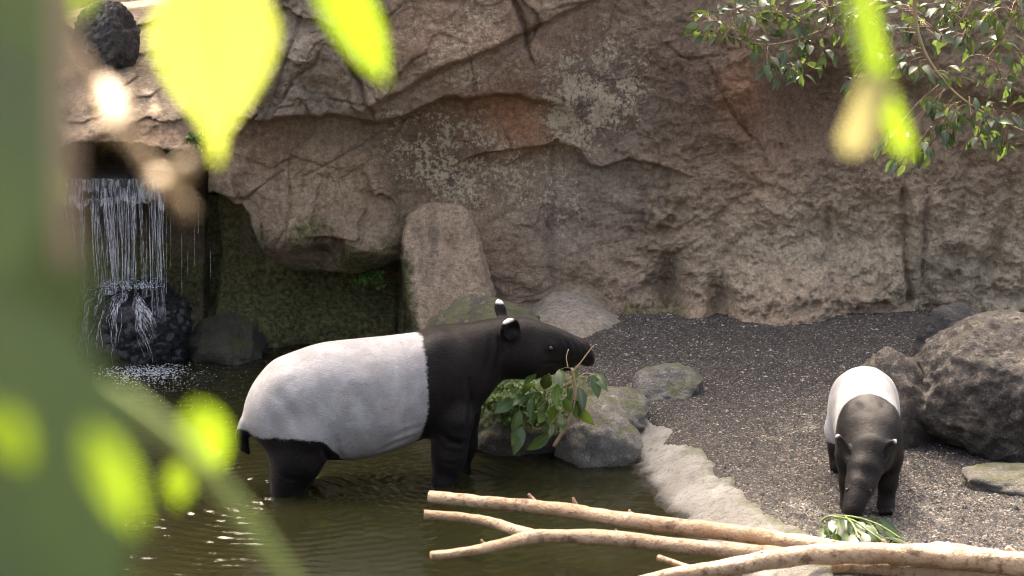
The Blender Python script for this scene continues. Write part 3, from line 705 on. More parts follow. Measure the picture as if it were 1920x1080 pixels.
# pale slab leaning on the wall
def build_slab():
    out = [(768, 618), (757, 560), (748, 500), (750, 440), (762, 402), (790, 384), (830, 377), (868, 381), (888, 398), (902, 440), (914, 500), (926, 550), (950, 612)]
    nx, nz = 70, 100
    lo = np.array([p for p in out[:7]]); hi = np.array(out[6:])
    V = []
    ys = np.linspace(378, 640, nz)
    for y in ys:
        l = np.interp(y, lo[::-1, 1], lo[::-1, 0]); r_ = np.interp(y, hi[:, 1], hi[:, 0])
        for u in np.linspace(0, 1, nx):
            px = l + (r_ - l) * u + 5 * float(perlin(y / 22, u * 1.5, 3.3)) + 2.5 * float(perlin(y / 7, u * 2, 1.3))
            e = min(u, 1 - u) * (r_ - l) ; et = y - 378
            front = 15.76 - 0.10 * (y - 378) / 240
            edge = 0.16 * (1 - min(1, e / 9)) ** 1.6 + 0.16 * (1 - min(1, et / 9)) ** 1.6
            p = at_y(px, y, front)
            nse = 0.010 * float(fbm(p[0] * 4, p[2] * 4, 2.0, 4)) + .003 * float(ridged(p[0] * 20, p[2] * 20, 1.0, 2))
            V.append((p[0], front + edge + nse, p[2]))
    V = np.array(V); k = (nx, nz)
    back = V.copy(); back[:, 1] = 16.5
    F = grid_faces(nx, nz); n = nx * nz
    i = np.arange(n).reshape(nz, nx)
    rim = np.concatenate([i[0], i[1:, -1], i[-1, -2::-1], i[-2:0:-1, 0]]); r2 = np.roll(rim, -1)
    side = np.stack([rim, r2, r2 + n, rim + n], -1)
    VV = np.vstack([V, back]); gx, gy = to_px(VV[:, 0], VV[:, 1], VV[:, 2])
    T = lin((176, 154, 128)) * 1.55 * (1 - .22 * ss(.0, .5, fbm(gx / 40, gy / 60, 2.2, 3)))[:, None]
    mo = .9 * ss(800, 755, gx) * ss(440, 500, gy) + .25 * ss(560, 620, gy)
    o = link("stone_slab", mesh("stone_slab", VV, np.vstack([F, side]), attrs=dict(tint=T, mask=np.stack([mo, 0 * mo, 0 * mo], -1))), MAT["wall"])
    tag(o, "smooth pale upright slab set against the rock wall behind the standing tapir", "stone slab")
build_slab()

# ================================================================== TAPIRS (one continuous skin each, grown from blended volumes)
def surface_nets(f, org, h):
    nx, ny, nz = f.shape
    s = f < 0
    cs = [(i, j, k) for i in (0, 1) for j in (0, 1) for k in (0, 1)]
    cnt = sum(s[i:nx - 1 + i, j:ny - 1 + j, k:nz - 1 + k].astype(np.int8) for i, j, k in cs)
    cell = np.argwhere((cnt > 0) & (cnt < 8))
    idx = -np.ones((nx - 1, ny - 1, nz - 1), np.int64); idx[tuple(cell.T)] = np.arange(len(cell))
    vals = {c: f[cell[:, 0] + c[0], cell[:, 1] + c[1], cell[:, 2] + c[2]] for c in cs}
    acc = np.zeros((len(cell), 3)); num = np.zeros(len(cell))
    for a in cs:
        for ax in range(3):
            if a[ax] == 0:
                b = list(a); b[ax] = 1; b = tuple(b)
                m = (vals[a] < 0) != (vals[b] < 0)
                t = np.where(m, vals[a] / (vals[a] - vals[b] + 1e-12), 0)
                p = np.tile(np.array(a, float), (len(cell), 1)); p[:, ax] += t
                acc += p * m[:, None]; num += m
    V = (cell + acc / num[:, None]) * h + org
    Fs = []
    for ax in range(3):
        u, v = (ax + 1) % 3, (ax + 2) % 3
        sl0 = [slice(1, -1)] * 3; sl1 = [slice(1, -1)] * 3
        sl0[ax] = slice(0, f.shape[ax] - 1); sl1[ax] = slice(1, f.shape[ax])
        a, b = s[tuple(sl0)], s[tuple(sl1)]
        e = np.argwhere(a != b)
        flip = a[tuple(e.T)]
        base = e.copy(); base[:, u] += 1; base[:, v] += 1      # grid index of the edge start
        q = []
        for du, dv in ((-1, -1), (0, -1), (0, 0), (-1, 0)):
            c = base.copy(); c[:, u] += du; c[:, v] += dv
            q.append(idx[tuple(c.T)])
        q = np.stack(q, -1)
        q[~flip] = q[~flip][:, ::-1]
        Fs.append(q)
    F = np.vstack(Fs)
    return V, F[(F >= 0).all(1)]
def relax(V, F, it=4, lam=0.5):
    e = np.vstack([F[:, [0, 1]], F[:, [1, 2]], F[:, [2, 3]], F[:, [3, 0]]])
    e = np.vstack([e, e[:, ::-1]])
    deg = np.bincount(e[:, 0], minlength=len(V))[:, None]
    for _ in range(it):
        s = np.stack([np.bincount(e[:, 0], weights=V[e[:, 1], k], minlength=len(V)) for k in range(3)], -1)
        V = V + lam * (s / np.maximum(deg, 1) - V)
    return V
class Body:
    def __init__(s, lo, hi, h):
        s.lo, s.h = np.array(lo, float), h
        s.n = np.ceil((np.array(hi) - s.lo) / h).astype(int) + 1
        s.f = np.full(tuple(s.n), 1.0, np.float32)
    def box(s, lo, hi):
        a = np.clip(np.floor((np.array(lo) - s.lo) / s.h).astype(int), 0, s.n - 1); b = np.clip(np.ceil((np.array(hi) - s.lo) / s.h).astype(int) + 1, 1, s.n)
        sl = tuple(slice(i, j) for i, j in zip(a, b))
        ax = [s.lo[i] + s.h * np.arange(a[i], b[i]) for i in range(3)]
        return sl, np.meshgrid(*ax, indexing='ij')
    def add(s, sl, d, k, sub=False):
        a = s.f[sl]
        if sub:
            d = -d; t = np.clip(0.5 - 0.5 * (d - a) / k, 0, 1); s.f[sl] = d * (1 - t) + a * t + k * t * (1 - t) if False else np.maximum(a, d)
        else:
            t = np.clip(0.5 + 0.5 * (d - a) / k, 0, 1); s.f[sl] = d * (1 - t) + a * t - k * t * (1 - t)
    def loft(s, st, k=0.05, power=2.2):
        st = np.array(st)
        m = k + .03
        sl, (X, Y, Z) = s.box((st[0, 0] - m, -st[:, 3].max() - m, st[:, 2].min() - m), (st[-1, 0] + m, st[:, 3].max() + m, st[:, 1].max() + m))
        fine = spline(st, 400)
        x = X[:, :1, :1]; xc = np.clip(x, st[0, 0], st[-1, 0])
        tp, bt, hw = (np.interp(xc, fine[:, 0], fine[:, i]) for i in (1, 2, 3))
        a, c = np.maximum((tp - bt) / 2, .004), (tp + bt) / 2; hw = np.maximum(hw, .004)
        q = (np.abs(Y / hw) ** power + np.abs((Z - c) / a) ** power) ** (1 / power)
        d = (q - 1) * np.minimum(a, hw)
        e = np.abs(x - xc)
        d = np.where(e > 0, np.sqrt(np.maximum(d, 0) ** 2 + e ** 2), d)
        s.add(sl, d, k)
    def cone(s, p0, r0, p1, r1, k=0.05):
        p0, p1 = np.array(p0, float), np.array(p1, float); m = max(r0, r1) + k + .02
        sl, (X, Y, Z) = s.box(np.minimum(p0, p1) - m, np.maximum(p0, p1) + m)
        d = p1 - p0; t = np.clip(((X - p0[0]) * d[0] + (Y - p0[1]) * d[1] + (Z - p0[2]) * d[2]) / (d @ d), 0, 1)
        dist = np.sqrt((X - p0[0] - t * d[0]) ** 2 + (Y - p0[1] - t * d[1]) ** 2 + (Z - p0[2] - t * d[2]) ** 2) - (r0 + (r1 - r0) * t)
        s.add(sl, dist, k)
    def chain(s, pts, k=0.05):
        for a, b in zip(pts[:-1], pts[1:]): s.cone(a[:3], a[3], b[:3], b[3], k)
    def ell(s, c, r, k=0.05, axes=None, sub=False):
        c, r = np.array(c, float), np.array(r, float); m = r.max() + k + .02
        sl, (X, Y, Z) = s.box(c - m, c + m)
        R = np.eye(3) if axes is None else np.array(axes)
        q = [(X - c[0]) * R[i][0] + (Y - c[1]) * R[i][1] + (Z - c[2]) * R[i][2] for i in range(3)]
        k0 = np.sqrt(sum((q[i] / r[i]) ** 2 for i in range(3))); k1 = np.sqrt(sum((q[i] / r[i] ** 2) ** 2 for i in range(3)))
        s.add(sl, k0 * (k0 - 1) / (k1 + 1e-9), k, sub)
    def ear(s, base, tip, width, face, k=0.02):
        base, tip, face = np.array(base, float), np.array(tip, float), np.array(face, float)
        up = tip - base; L = np.linalg.norm(up); up /= L
        face = face - up * (face @ up); face /= np.linalg.norm(face); side = np.cross(up, face)
        c = (base + tip) / 2
        s.ell(c, (L * .58, width, width * .55), k, (up, side, face))
        s.ell(c + face * width * .42 + up * L * .06, (L * .46, width * .74, width * .5), .01, (up, side, face), sub=True)
        s.cone(base - up * .03, width * .75, base + up * L * .15, width * .6, k)
    def skin(s, it=4):
        V, F = surface_nets(s.f, s.lo, s.h); return relax(V, F, it), F

def finish_tapir(V, F, coat, frame, eyes, label, group=None, eye_r=.016):
    """frame: origin, forward (xy), ground height already in V"""
    o3, fwd = frame
    a = np.array([fwd[0], fwd[1]]); a /= np.linalg.norm(a); n = np.array([-a[1], a[0]])
    P = V.copy()
    # slight skin unevenness and folds
    nrm = fbm(V[:, 0] * 6, V[:, 1] * 6, V[:, 2] * 6, 3)
    P[:, 2] += 0.0025 * nrm
    W = np.stack([P[:, 0] * a[0] + P[:, 1] * n[0], P[:, 0] * a[1] + P[:, 1] * n[1], P[:, 2]], -1)
    o = link("tapir", mesh("tapir", W, F, attrs=dict(coat=coat)), MAT["tapir"])
    o.location = [float(v) for v in o3]
    tag(o, label, "tapir", group)
    EV, EF = ICO[2]
    for e in eyes:
        c = np.array([e[0] * a[0] + e[1] * n[0], e[0] * a[1] + e[1] * n[1], e[2]])
        link("eye", mesh("eye", EV * eye_r + c, EF), MAT["eye"], o)
    return o

def standing_tapir():
    B = Body((-1.22, -.36, -.32), (1.0, .36, 1.06), .0095)
    B.loft([(-1.10, .44, .36, .04), (-1.085, .50, .335, .085), (-1.05, .575, .31, .135), (-1.0, .645, .27, .175), (-.92, .722, .23, .215), (-.84, .758, .195, .238), (-.72, .800, .165, .257), (-.6, .823, .148, .268), (-.42, .832, .15, .277), (-.23, .842, .19, .272),
            (-.1, .853, .235, .252), (0, .880, .25, .232), (.1, .890, .27, .208), (.2, .896, .33, .178), (.3, .908, .45, .148), (.38, .914, .54, .132), (.46, .917, .562, .130), (.55, .912, .558, .125),
            (.65, .878, .568, .106), (.75, .836, .606, .086), (.83, .796, .622, .074), (.88, .766, .622, .066), (.918, .732, .618, .056), (.940, .695, .620, .036)], .05, 2.25)
    # shoulders, haunches
    B.ell((.00, -.135, .60), (.15, .105, .24), .09); B.ell((.06, .135, .60), (.15, .105, .24), .09)
    B.ell((.02, -.12, .765), (.06, .07, .10), .05)
    B.ell((-.82, -.13, .42), (.22, .125, .27), .10); B.ell((-.80, .13, .42), (.22, .125, .27), .10)
    # legs
    B.chain([(.07, -.14, .36, .125), (.05, -.145, .16, .092), (.02, -.145, -.02, .068), (.015, -.145, -.17, .060), (.04, -.145, -.245, .074)], .05)
    B.chain([(.19, .13, .36, .115), (.185, .13, .15, .086), (.165, .135, -.02, .062), (.16, .135, -.17, .056), (.185, .135, -.245, .070)], .05)
    B.chain([(-.80, -.14, .33, .165), (-.83, -.145, .185, .138), (-.87, -.145, .07, .098), (-.88, -.145, -.02, .079), (-.875, -.145, -.17, .068), (-.85, -.145, -.245, .078)], .05)
    B.chain([(-.74, .14, .33, .165), (-.77, .145, .185, .130), (-.80, .145, .07, .092), (-.81, .145, -.02, .075), (-.81, .145, -.17, .065), (-.79, .145, -.245, .075)], .05)
    B.chain([(-1.085, 0, .38, .045), (-1.112, 0, .32, .034), (-1.105, 0, .255, .027), (-1.078, 0, .215, .017)], .025)
    # head: cheeks, brow, lower jaw, drooping nose
    B.ell((.50, -.055, .69), (.13, .085, .115), .05); B.ell((.50, .055, .69), (.13, .085, .115), .05)
    B.cone((.56, 0, .615), .062, (.80, 0, .612), .030, .035)
    B.cone((.86, 0, .705), .062, (.912, 0, .648), .042, .03)
    B.ell((.655, -.088, .752), (.045, .022, .030), .02); B.ell((.655, .088, .752), (.045, .022, .030), .02)
    B.ell((.662, -.118, .742), (.017, .014, .012), .005, sub=True); B.ell((.662, .118, .742), (.017, .014, .012), .005, sub=True)
    B.ell((.905, -.048, .650), (.013, .012, .010), .005, sub=True)
    B.ell((.83, -.07, .628), (.085, .03, .006), .004, sub=True)                        # mouth line
    B.ear((.440, -.095, .820), (.385, -.175, .930), .066, (.25, -1, -.25))
    B.ear((.425, .075, .885), (.405, .115, 1.000), .040, (.6, .6, 0))
    V, F = B.skin(4)
    s, w, z = V.T
    def crease(pts, wid, dep):                    # skin folds pressed into the flanks, along lines in side view
        d, sdn, rr = poly_dist(s, z, pts)
        k = dep * (np.exp(-(d / wid) ** 2) - .6 * np.exp(-((d - 2.0 * wid) / wid) ** 2)) * np.sin(np.clip(rr, .03, .97) * math.pi) ** .5
        V[:, 1] += k * np.sign(-w) * ss(.03, .10, np.abs(w))
    for pts, wid, dep in [([(.36, .86), (.355, .76), (.33, .66), (.30, .56)], .013, .012), ([(.30, .83), (.28, .72), (.25, .62)], .014, .006), ([(-.02, .32), (.03, .27), (.10, .25), (.16, .27)], .016, .006), ([(.155, .60), (.165, .48), (.15, .38), (.13, .30)], .018, .012),
                          ([(-.70, .28), (-.66, .20), (-.63, .15)], .014, .014), ([(-.62, .33), (-.60, .24), (-.56, .18)], .014, .008), ([(-.02, .15), (.05, .13), (.12, .14)], .012, .003),
                          ([(-.98, .17), (-.90, .12), (-.80, .11)], .014, .003), ([(.60, .66), (.68, .655), (.76, .64)], .010, .005), ([(.74, .80), (.77, .75), (.78, .69)], .009, .004), ([(.79, .785), (.82, .735), (.825, .68)], .009, .004), ([(.835, .77), (.862, .72), (.865, .67)], .009, .004),
                          ([(-.30, .30), (-.22, .34), (-.12, .36)], .016, .005), ([(-.36, .22), (-.27, .27), (-.17, .29)], .014, .005), ([(-.5, .60), (-.45, .45), (-.44, .3)], .03, .006), ([(-.95, .62), (-.88, .5), (-.84, .4)], .03, .008)]: crease(pts, wid, dep)
    s, w, z = V.T
    aw = np.abs(w)
    zm, sm = z - .26 * aw, s + .19 * aw
    wav = .016 * fbm(s * 7, w * 7, z * 7, 4, .6) + .003 * fbm(s * 30, w * 30, z * 30, 2)
    bs = np.interp(zm, [.2, .25, .33, .49, .67, .85, .9], [-.12, -.09, -.055, -.04, -.055, -.085, -.095])
    bz = np.interp(sm, [-1.15, -1.12, -1.03, -.85, -.70, -.64, -.58, -.54, -.5, 0], [.352, .350, .305, .272, .258, .238, .19, .13, .02, -.1])
    c = np.minimum(ss(.045, -.045, sm - bs + wav), ss(-.040, .040, zm - bz + wav))
    under = ss(.25, .10, z) * ss(.17, .05, aw)
    c = c * (1 - .9 * under)
    tips = np.zeros(len(V))
    tips = np.maximum(tips, ss(.030, .016, np.linalg.norm((V - np.array((.380, -.184, .940))) * np.array((.55, .55, 1)), axis=1)))
    tips = np.maximum(tips, ss(.980, .992, z) * (s > .3))
    mud = .25 + .75 * ss(.75, .40, zm) * ss(-1.0, -.5, s)
    coat = np.stack([c, tips, mud], -1)
    a = (math.cos(math.radians(14.5)), math.sin(math.radians(14.5)))
    return finish_tapir(V, F, coat, ((-0.444, 12.429, 0.0), a), [(.660, -.104, .744), (.660, .104, .744)], "large tapir standing in the pool with a leafy branch in its mouth")
TAPIR_A = standing_tapir()

def grazing_tapir():
    # local: forward = towards the viewer, z from the gravel
    B = Body((-1.1, -.34, -.03), (.62, .34, .68), .0078)
    B.loft([(-1.00, .40, .28, .05), (-.985, .47, .24, .095), (-.95, .53, .20, .130), (-.90, .575, .18, .152), (-.80, .612, .16, .166), (-.68, .620, .15, .172), (-.52, .605, .145, .174), (-.36, .582, .15, .171), (-.20, .556, .165, .164), (-.08, .528, .18, .152),
            (.0, .502, .20, .136), (.06, .465, .22, .112), (.11, .415, .25, .085)], .05, 2.3)
    # shoulders with the groove between the blades
    for sgn in (-1, 1):
        B.ell((-.10, sgn * .108, .38), (.12, .062, .165), .05)
        B.ell((-.14, sgn * .082, .500), (.085, .040, .060), .04)
        B.ell((-.80, sgn * .11, .33), (.17, .08, .19), .08)
    B.chain([(-.06, -.105, .28, .070), (-.04, -.102, .15, .046), (-.03, -.100, .06, .037), (-.01, -.100, .032, .046)], .04)
    B.chain([(-.06, .105, .28, .070), (-.04, .098, .15, .046), (-.03, .092, .06, .037), (-.01, .090, .032, .046)], .04)
    for sy in (-.100, .090):
        for q in (-.026, 0, .026): B.ell((.030, sy + q, .016), (.024, .014, .018), .008)
    B.chain([(-.78, -.115, .24, .10), (-.84, -.12, .13, .062), (-.83, -.12, .05, .048), (-.81, -.12, .03, .053)], .04)
    B.chain([(-.74, .115, .24, .10), (-.80, .12, .13, .062), (-.79, .12, .05, .048), (-.77, .12, .03, .053)], .04)
    B.chain([(-1.0, 0, .36, .03), (-1.02, 0, .29, .016)], .02)
    # neck and lowered head, turned a little to its right
    B.chain([(-.04, 0, .39, .128), (.08, -.012, .335, .100), (.165, -.030, .275, .080)], .06)
    B.chain([(.185, -.040, .258, .076), (.25, -.060, .205, .064), (.305, -.080, .150, .050), (.34, -.094, .105, .042), (.352, -.100, .070, .036)], .04)
    B.ell((.175, -.04, .300), (.06, .055, .045), .05)
    for sgn in (-1, 1): B.ell((.215, -.05 + sgn * .038, .215), (.055, .036, .055), .03)
    for sgn in (-1, 1):
        B.ell((.292, -.068 + sgn * .046, .196), (.022, .016, .024), .02)
        B.ell((.305, -.068 + sgn * .061, .200), (.012, .011, .010), .004, sub=True)
        B.ell((.372, -.096 + sgn * .020, .075), (.010, .008, .010), .004, sub=True)
    B.ear((.165, -.092, .300), (.095, -.172, .432), .031, (.9, -.3, .1), .015)
    B.ear((.165, .015, .300), (.095, .122, .412), .031, (.9, .3, .1), .015)
    V, F = B.skin(3)
    s, w, z = V.T
    wav = .012 * fbm(s * 9, w * 9, z * 9, 3)
    edge = -.30 + .05 * np.abs(w) / .19
    c = ss(.04, -.04, s - edge + wav) * ss(.17, .21, z + wav)
    tip = np.maximum(ss(.030, .014, np.linalg.norm(V - np.array((.088, -.180, .444)), axis=1)), ss(.030, .014, np.linalg.norm(V - np.array((.088, .131, .422)), axis=1)))
    coat = np.stack([c, tip, .15 + 0 * c], -1)
    p = at_z(1628, 958, .15)
    f = -np.array([p[0], p[1]]); f /= np.linalg.norm(f)
    ang = math.radians(3.0); f = np.array([f[0] * math.cos(ang) - f[1] * math.sin(ang), f[0] * math.sin(ang) + f[1] * math.cos(ang)])
    gz = float(ground_z(np.array([p[0]]), np.array([p[1]]))[0])
    return finish_tapir(V, F, coat, ((p[0], p[1], gz), f), [(.299, -.068 - .056, .200), (.299, -.068 + .056, .200)], "smaller tapir grazing head-down on the gravel, facing the pool", eye_r=.0125)
TAPIR_B = grazing_tapir()

# ================================================================== WATERFALL
def build_waterfall():
    r = np.random.RandomState(11)
    root = empty("waterfall", (at_y(225, 690, 15.5)[0], 15.5, 0))
    tag(root, "thin waterfall dropping off a rock lip onto a black boulder", "waterfall")
    # rock lip that the water slides over
    V, F = ICO[5]
    lz = at_y(225, 332, 15.75)[2]
    P = rock_shape(V, 91, cuts=6, cut=.85, lump=.08, fine=.05) * np.array((.52, .62, .115)) + np.array((at_y(190, 340, 15.9)[0], 16.2, lz - .12))
    o = link("lip_rock", mesh("lip_rock", P, F), MAT["wetrock"]); keep_place(o, root)
    lipY = 15.62
    # water skin over the lip
    xs = np.linspace(at_y(70, 340, lipY)[0], at_y(312, 340, lipY)[0], 120); t = np.linspace(0, 1, 26)
    X, Tt = np.meshgrid(xs, t)
    n = fbm(X * 14, Tt * 1.2, 0.3, 4)
    Yv = 16.35 - .73 * ss(0, .55, Tt) - .02 * n - .02 * Tt; Zv = lz + .012 - .015 * Tt - .17 * ss(.45, 1.0, Tt) ** 1.4 * (1 + .55 * fbm(X * 9, 0.2, 0.9, 3)) + .006 * n
    o = link("water_skin", mesh("water_skin", np.stack([X, Yv, Zv], -1).reshape(-1, 3), grid_faces(len(xs), len(t))), MAT["flow"]); keep_place(o, root)
    # falling strands
    parts = []
    groups = [(118, 4, 3, 1.0), (136, 2, 2, 1.0), (155, 2, 5, .8), (172, 3, 4, .7), (186, 6, 6, .62), (196, 5, 7, .62), (208, 4, 5, .6), (228, 4, 4, .6), (240, 3, 4, .6), (252, 3, 4, .6), (264, 3, 3, .62), (284, 2, 3, .62), (293, 3, 4, .6), (303, 3, 3, .7)]
    for cx, sd, n, w in groups:
        for _ in range(n):
            px0 = r.normal(cx, sd)
            z0 = lz - r.uniform(.02, .15); x0 = at_y(px0, 350, lipY)[0]
            lean = r.normal(.0, .012) + (.13 * ss(160, 200, px0) * ss(215, 190, px0))
            z1 = .55 + r.uniform(-.12, .05) if 160 < px0 < 285 else r.uniform(.0, .35)
            if r.uniform() < .5: z1 = z0 - (z0 - z1) * r.uniform(.3, .8)
            k = 14; tt = np.linspace(0, 1, k)
            zz = z0 + (z1 - z0) * tt; fall = np.sqrt(np.maximum(z0 - zz, 0))
            rad = (.0009 + .0032 * r.uniform() ** 2.5) * (.55 + .6 * np.abs(np.sin(tt * r.uniform(3, 9) + r.uniform(0, 6)))) * np.sin(np.clip(tt * .92 + .06, 0, 1) * math.pi) ** .35
            parts.append(tube_arrays(np.stack([x0 + lean * fall + .006 * np.sin(tt * 5 + r.uniform(0, 6)), lipY - .03 - .10 * fall + 0 * tt, zz, rad], -1), seg=5, caps=False))
    for px0, y0, y1 in [(365, 430, 500), (372, 400, 440), (341, 440, 560), (352, 470, 520), (395, 470, 520), (312, 400, 560), (320, 400, 500)]:      # thin drips right of the fall
        a, b = at_y(px0, y0, 15.9), at_y(px0, y1, 15.9)
        parts.append(tube_arrays(np.stack([np.linspace(a[i], b[i], 8) for i in range(3)] + [.0016 + 0 * np.linspace(0, 1, 8)], -1), seg=4, caps=False))
    shp = []
    for x0, x1, xb0, xb1, zb in [(166, 204, 190, 214, .52), (205, 222, 210, 224, .55), (224, 258, 228, 262, .55), (262, 276, 266, 280, .5), (286, 308, 288, 312, .30), (150, 160, 156, 162, .1), (112, 124, 114, 128, .0)]:
        u = np.linspace(0, 1, 14); v = np.linspace(0, 1, 26); U, Vv = np.meshgrid(u, v)
        zt = lz - .06; zz = zt + (zb - zt) * Vv; f_ = np.sqrt(np.maximum(zt - zz, 0))
        xx = at_y(x0, 400, lipY)[0] + (at_y(x1, 400, lipY)[0] - at_y(x0, 400, lipY)[0]) * U
        xbm = at_y(xb0, 400, lipY)[0] + (at_y(xb1, 400, lipY)[0] - at_y(xb0, 400, lipY)[0]) * U
        xx = xx + (xbm - xx) * Vv ** .7 + .006 * perlin(U * 5, Vv * 4, x0)
        shp.append((np.stack([xx, lipY - .03 - .10 * f_ + .012 * perlin(U * 4, Vv * 3, x0 + .5), zz], -1).reshape(-1, 3), grid_faces(14, 26)))
    V, F = join(shp)
    k = M("water_veil")
    st_ = k.math('MULTIPLY', k.ramp(k.noise(1.0, 6, 0.7, co=k.stretch((130, 8, 3.2))), 0.47, 0.62), k.ramp(k.noise(1.0, 5, 0.65, co=k.stretch((300, 8, 16))), 0.40, 0.60))
    k.set(Base_Color=(.84, .86, .88), Roughness=.25, IOR=1.33, Alpha=k.math('MULTIPLY', st_, 0.55))
    o = link("water_veil", mesh("water_veil", V, F), k.m); tag(o, kind="stuff"); keep_place(o, root)
    V, F = join(parts)
    o = link("falling_strands", mesh("falling_strands", V, F), MAT["fall"]); tag(o, kind="stuff"); keep_place(o, root)
    # water running over the boulder: project drops on the boulder's own surface
    C = np.array(fall_rock.location); Dr = FALL_ROCK - C; Rr = np.linalg.norm(Dr, axis=1); Du = Dr / Rr[:, None]
    def on_rock(d):
        d = d / np.linalg.norm(d); i = np.argmax(Du @ d); return C + d * (Rr[i] + .008)
    parts = []
    for _ in range(95):
        g = r.choice(4, p=[.2, .45, .2, .15])
        az0 = [r.normal(-.16, .05), r.normal(.26, .06), r.normal(-.5, .25), r.normal(-1.1, .2)][g]
        e0 = r.uniform(.5, 1.25); e1 = e0 - r.uniform(.3, 1.0)
        pts = []
        for q in np.linspace(0, 1, 9):
            el = e0 + (e1 - e0) * q; az = az0 + .12 * (q * q) * (1 if g in (1,) else -.3) + .03 * math.sin(q * 6 + az0 * 9)
            p = on_rock(np.array([math.sin(az) * math.cos(el), -math.cos(az) * math.cos(el), math.sin(el)]))
            if p[2] < .0: break
            pts.append((*p, r.uniform(.0012, .004) * math.sin(math.pi * (.1 + .85 * q))))
        if len(pts) > 3: parts.append(tube_arrays(np.array(pts), seg=5, caps=False))
    V, F = join(parts)
    o = link("running_water", mesh("running_water", V, F), MAT["flow"]); tag(o, kind="stuff"); keep_place(o, root)
    # spray and foam
    oc = np.array([(1, 0, 0), (0, 1, 0), (-1, 0, 0), (0, -1, 0), (0, 0, 1), (0, 0, -1)], float)
    of = np.array([(0, 1, 4), (1, 2, 4), (2, 3, 4), (3, 0, 4), (1, 0, 5), (2, 1, 5), (3, 2, 5), (0, 3, 5)])
    pos = []
    for _ in range(420):
        d = r.normal(size=3) * np.array((.7, .6, .5)); d[2] = abs(d[2])
        c0 = at_y(r.choice([200, 225, 255, 275]), 540, 15.6)
        pos.append((c0 + d * np.array((.07, .07, .06)), r.uniform(.0015, .0042), 1.0))
    for _ in range(900):
        c0 = FALL_AT + np.array([r.normal(.02, .16), r.normal(-.02, .16), 0]); pos.append((np.array([c0[0], c0[1], r.uniform(.002, .02)]), r.uniform(.002, .007), .5))
    for _ in range(700):
        a, q = r.uniform(0, 6.28), r.exponential(.5) + .1
        c0 = FALL_AT + np.array([.25 + q * math.cos(a) * 1.1, -.2 + q * math.sin(a), 0]); pos.append((np.array([c0[0], c0[1], .004]), r.uniform(.0012, .0035), .5))
    V = np.vstack([c + oc * s * np.array((1.2, 1.2, f)) for c, s, f in pos]); F = np.vstack([of + 6 * i for i in range(len(pos))])
    k = M("foam"); k.set(Base_Color=(.8, .82, .84), Roughness=.3, Alpha=.75)
    o = link("spray", mesh("spray", V, F), k.m); tag(o, kind="stuff"); keep_place(o, root)
build_waterfall()

# ================================================================== LEAVES AND BRANCHES
def leaf_arrays(L, W, n=6, tip=.18, fold=.25, droop=.25, shape='ovate', wave=0.0):
    """leaf along +Y from the stalk, upper face +Z"""
    t = np.linspace(0, 1, n + 1)
    if shape == 'ovate': w = np.sin(np.pi * np.clip(t, 0, 1) ** .82) ** .85 * (1 - ss(1 - tip, 1, t) * .75)
    elif shape == 'heart': w = np.where(t < .35, np.sqrt(np.clip(t / .35, 0, 1)) ** .8, np.maximum(np.cos(np.clip((t - .35) / .52, 0, 1) * math.pi / 2) ** .9, .16 * np.sqrt(np.clip((1 - t) / .2, 0, 1))))
    elif shape == 'strap': w = np.clip(t / .06, 0, 1) ** .5 * np.clip((1 - t) / .12, 0, 1) ** .5
    else: w = np.sin(np.pi * t ** .7) ** .8
    w = w * W / 2; w[0] = .04 * W; w[-1] = .01 * W
    y = L * t; zc = -droop * L * t ** 2
    V, rib = [], []
    for i in range(n + 1):
        wv = wave * math.sin(i * 2.1) * W
        for u in (-1, -.5, 0, .5, 1) if n > 7 else (-1, 0, 1):
            V.append((u * w[i], y[i], zc[i] + abs(u) * w[i] * fold + wv * abs(u))); rib.append(1 - abs(u))
    m = 5 if n > 7 else 3
    return np.array(V), grid_faces(m, n + 1), np.array(rib)
def leaf_mesh(name, mat, **kw):
    V, F, rib = leaf_arrays(**kw)
    me = mesh(name, V, F, attrs=dict(rib=rib)); me.materials.append(mat); return me
def orient(direction, up, roll=0.0):
    y = np.array(direction, float); y /= np.linalg.norm(y)
    z = np.array(up, float); z = z - y * (z @ y); z /= np.linalg.norm(z) + 1e-9
    x = np.cross(y, z)
    if roll: x, z = x * math.cos(roll) + z * math.sin(roll), z * math.cos(roll) - x * math.sin(roll)
    return np.stack([x, y, z], 1)
def place_leaf(me, p, R, s, parent, name="leaf"):
    o = bpy.data.objects.new(name, me); COL.objects.link(o)
    m = np.eye(4); m[:3, :3] = R * s; m[:3, 3] = np.array(p) - np.array(parent.location)
    o.parent = parent; o.matrix_local = Matrix(m.tolist()); return o

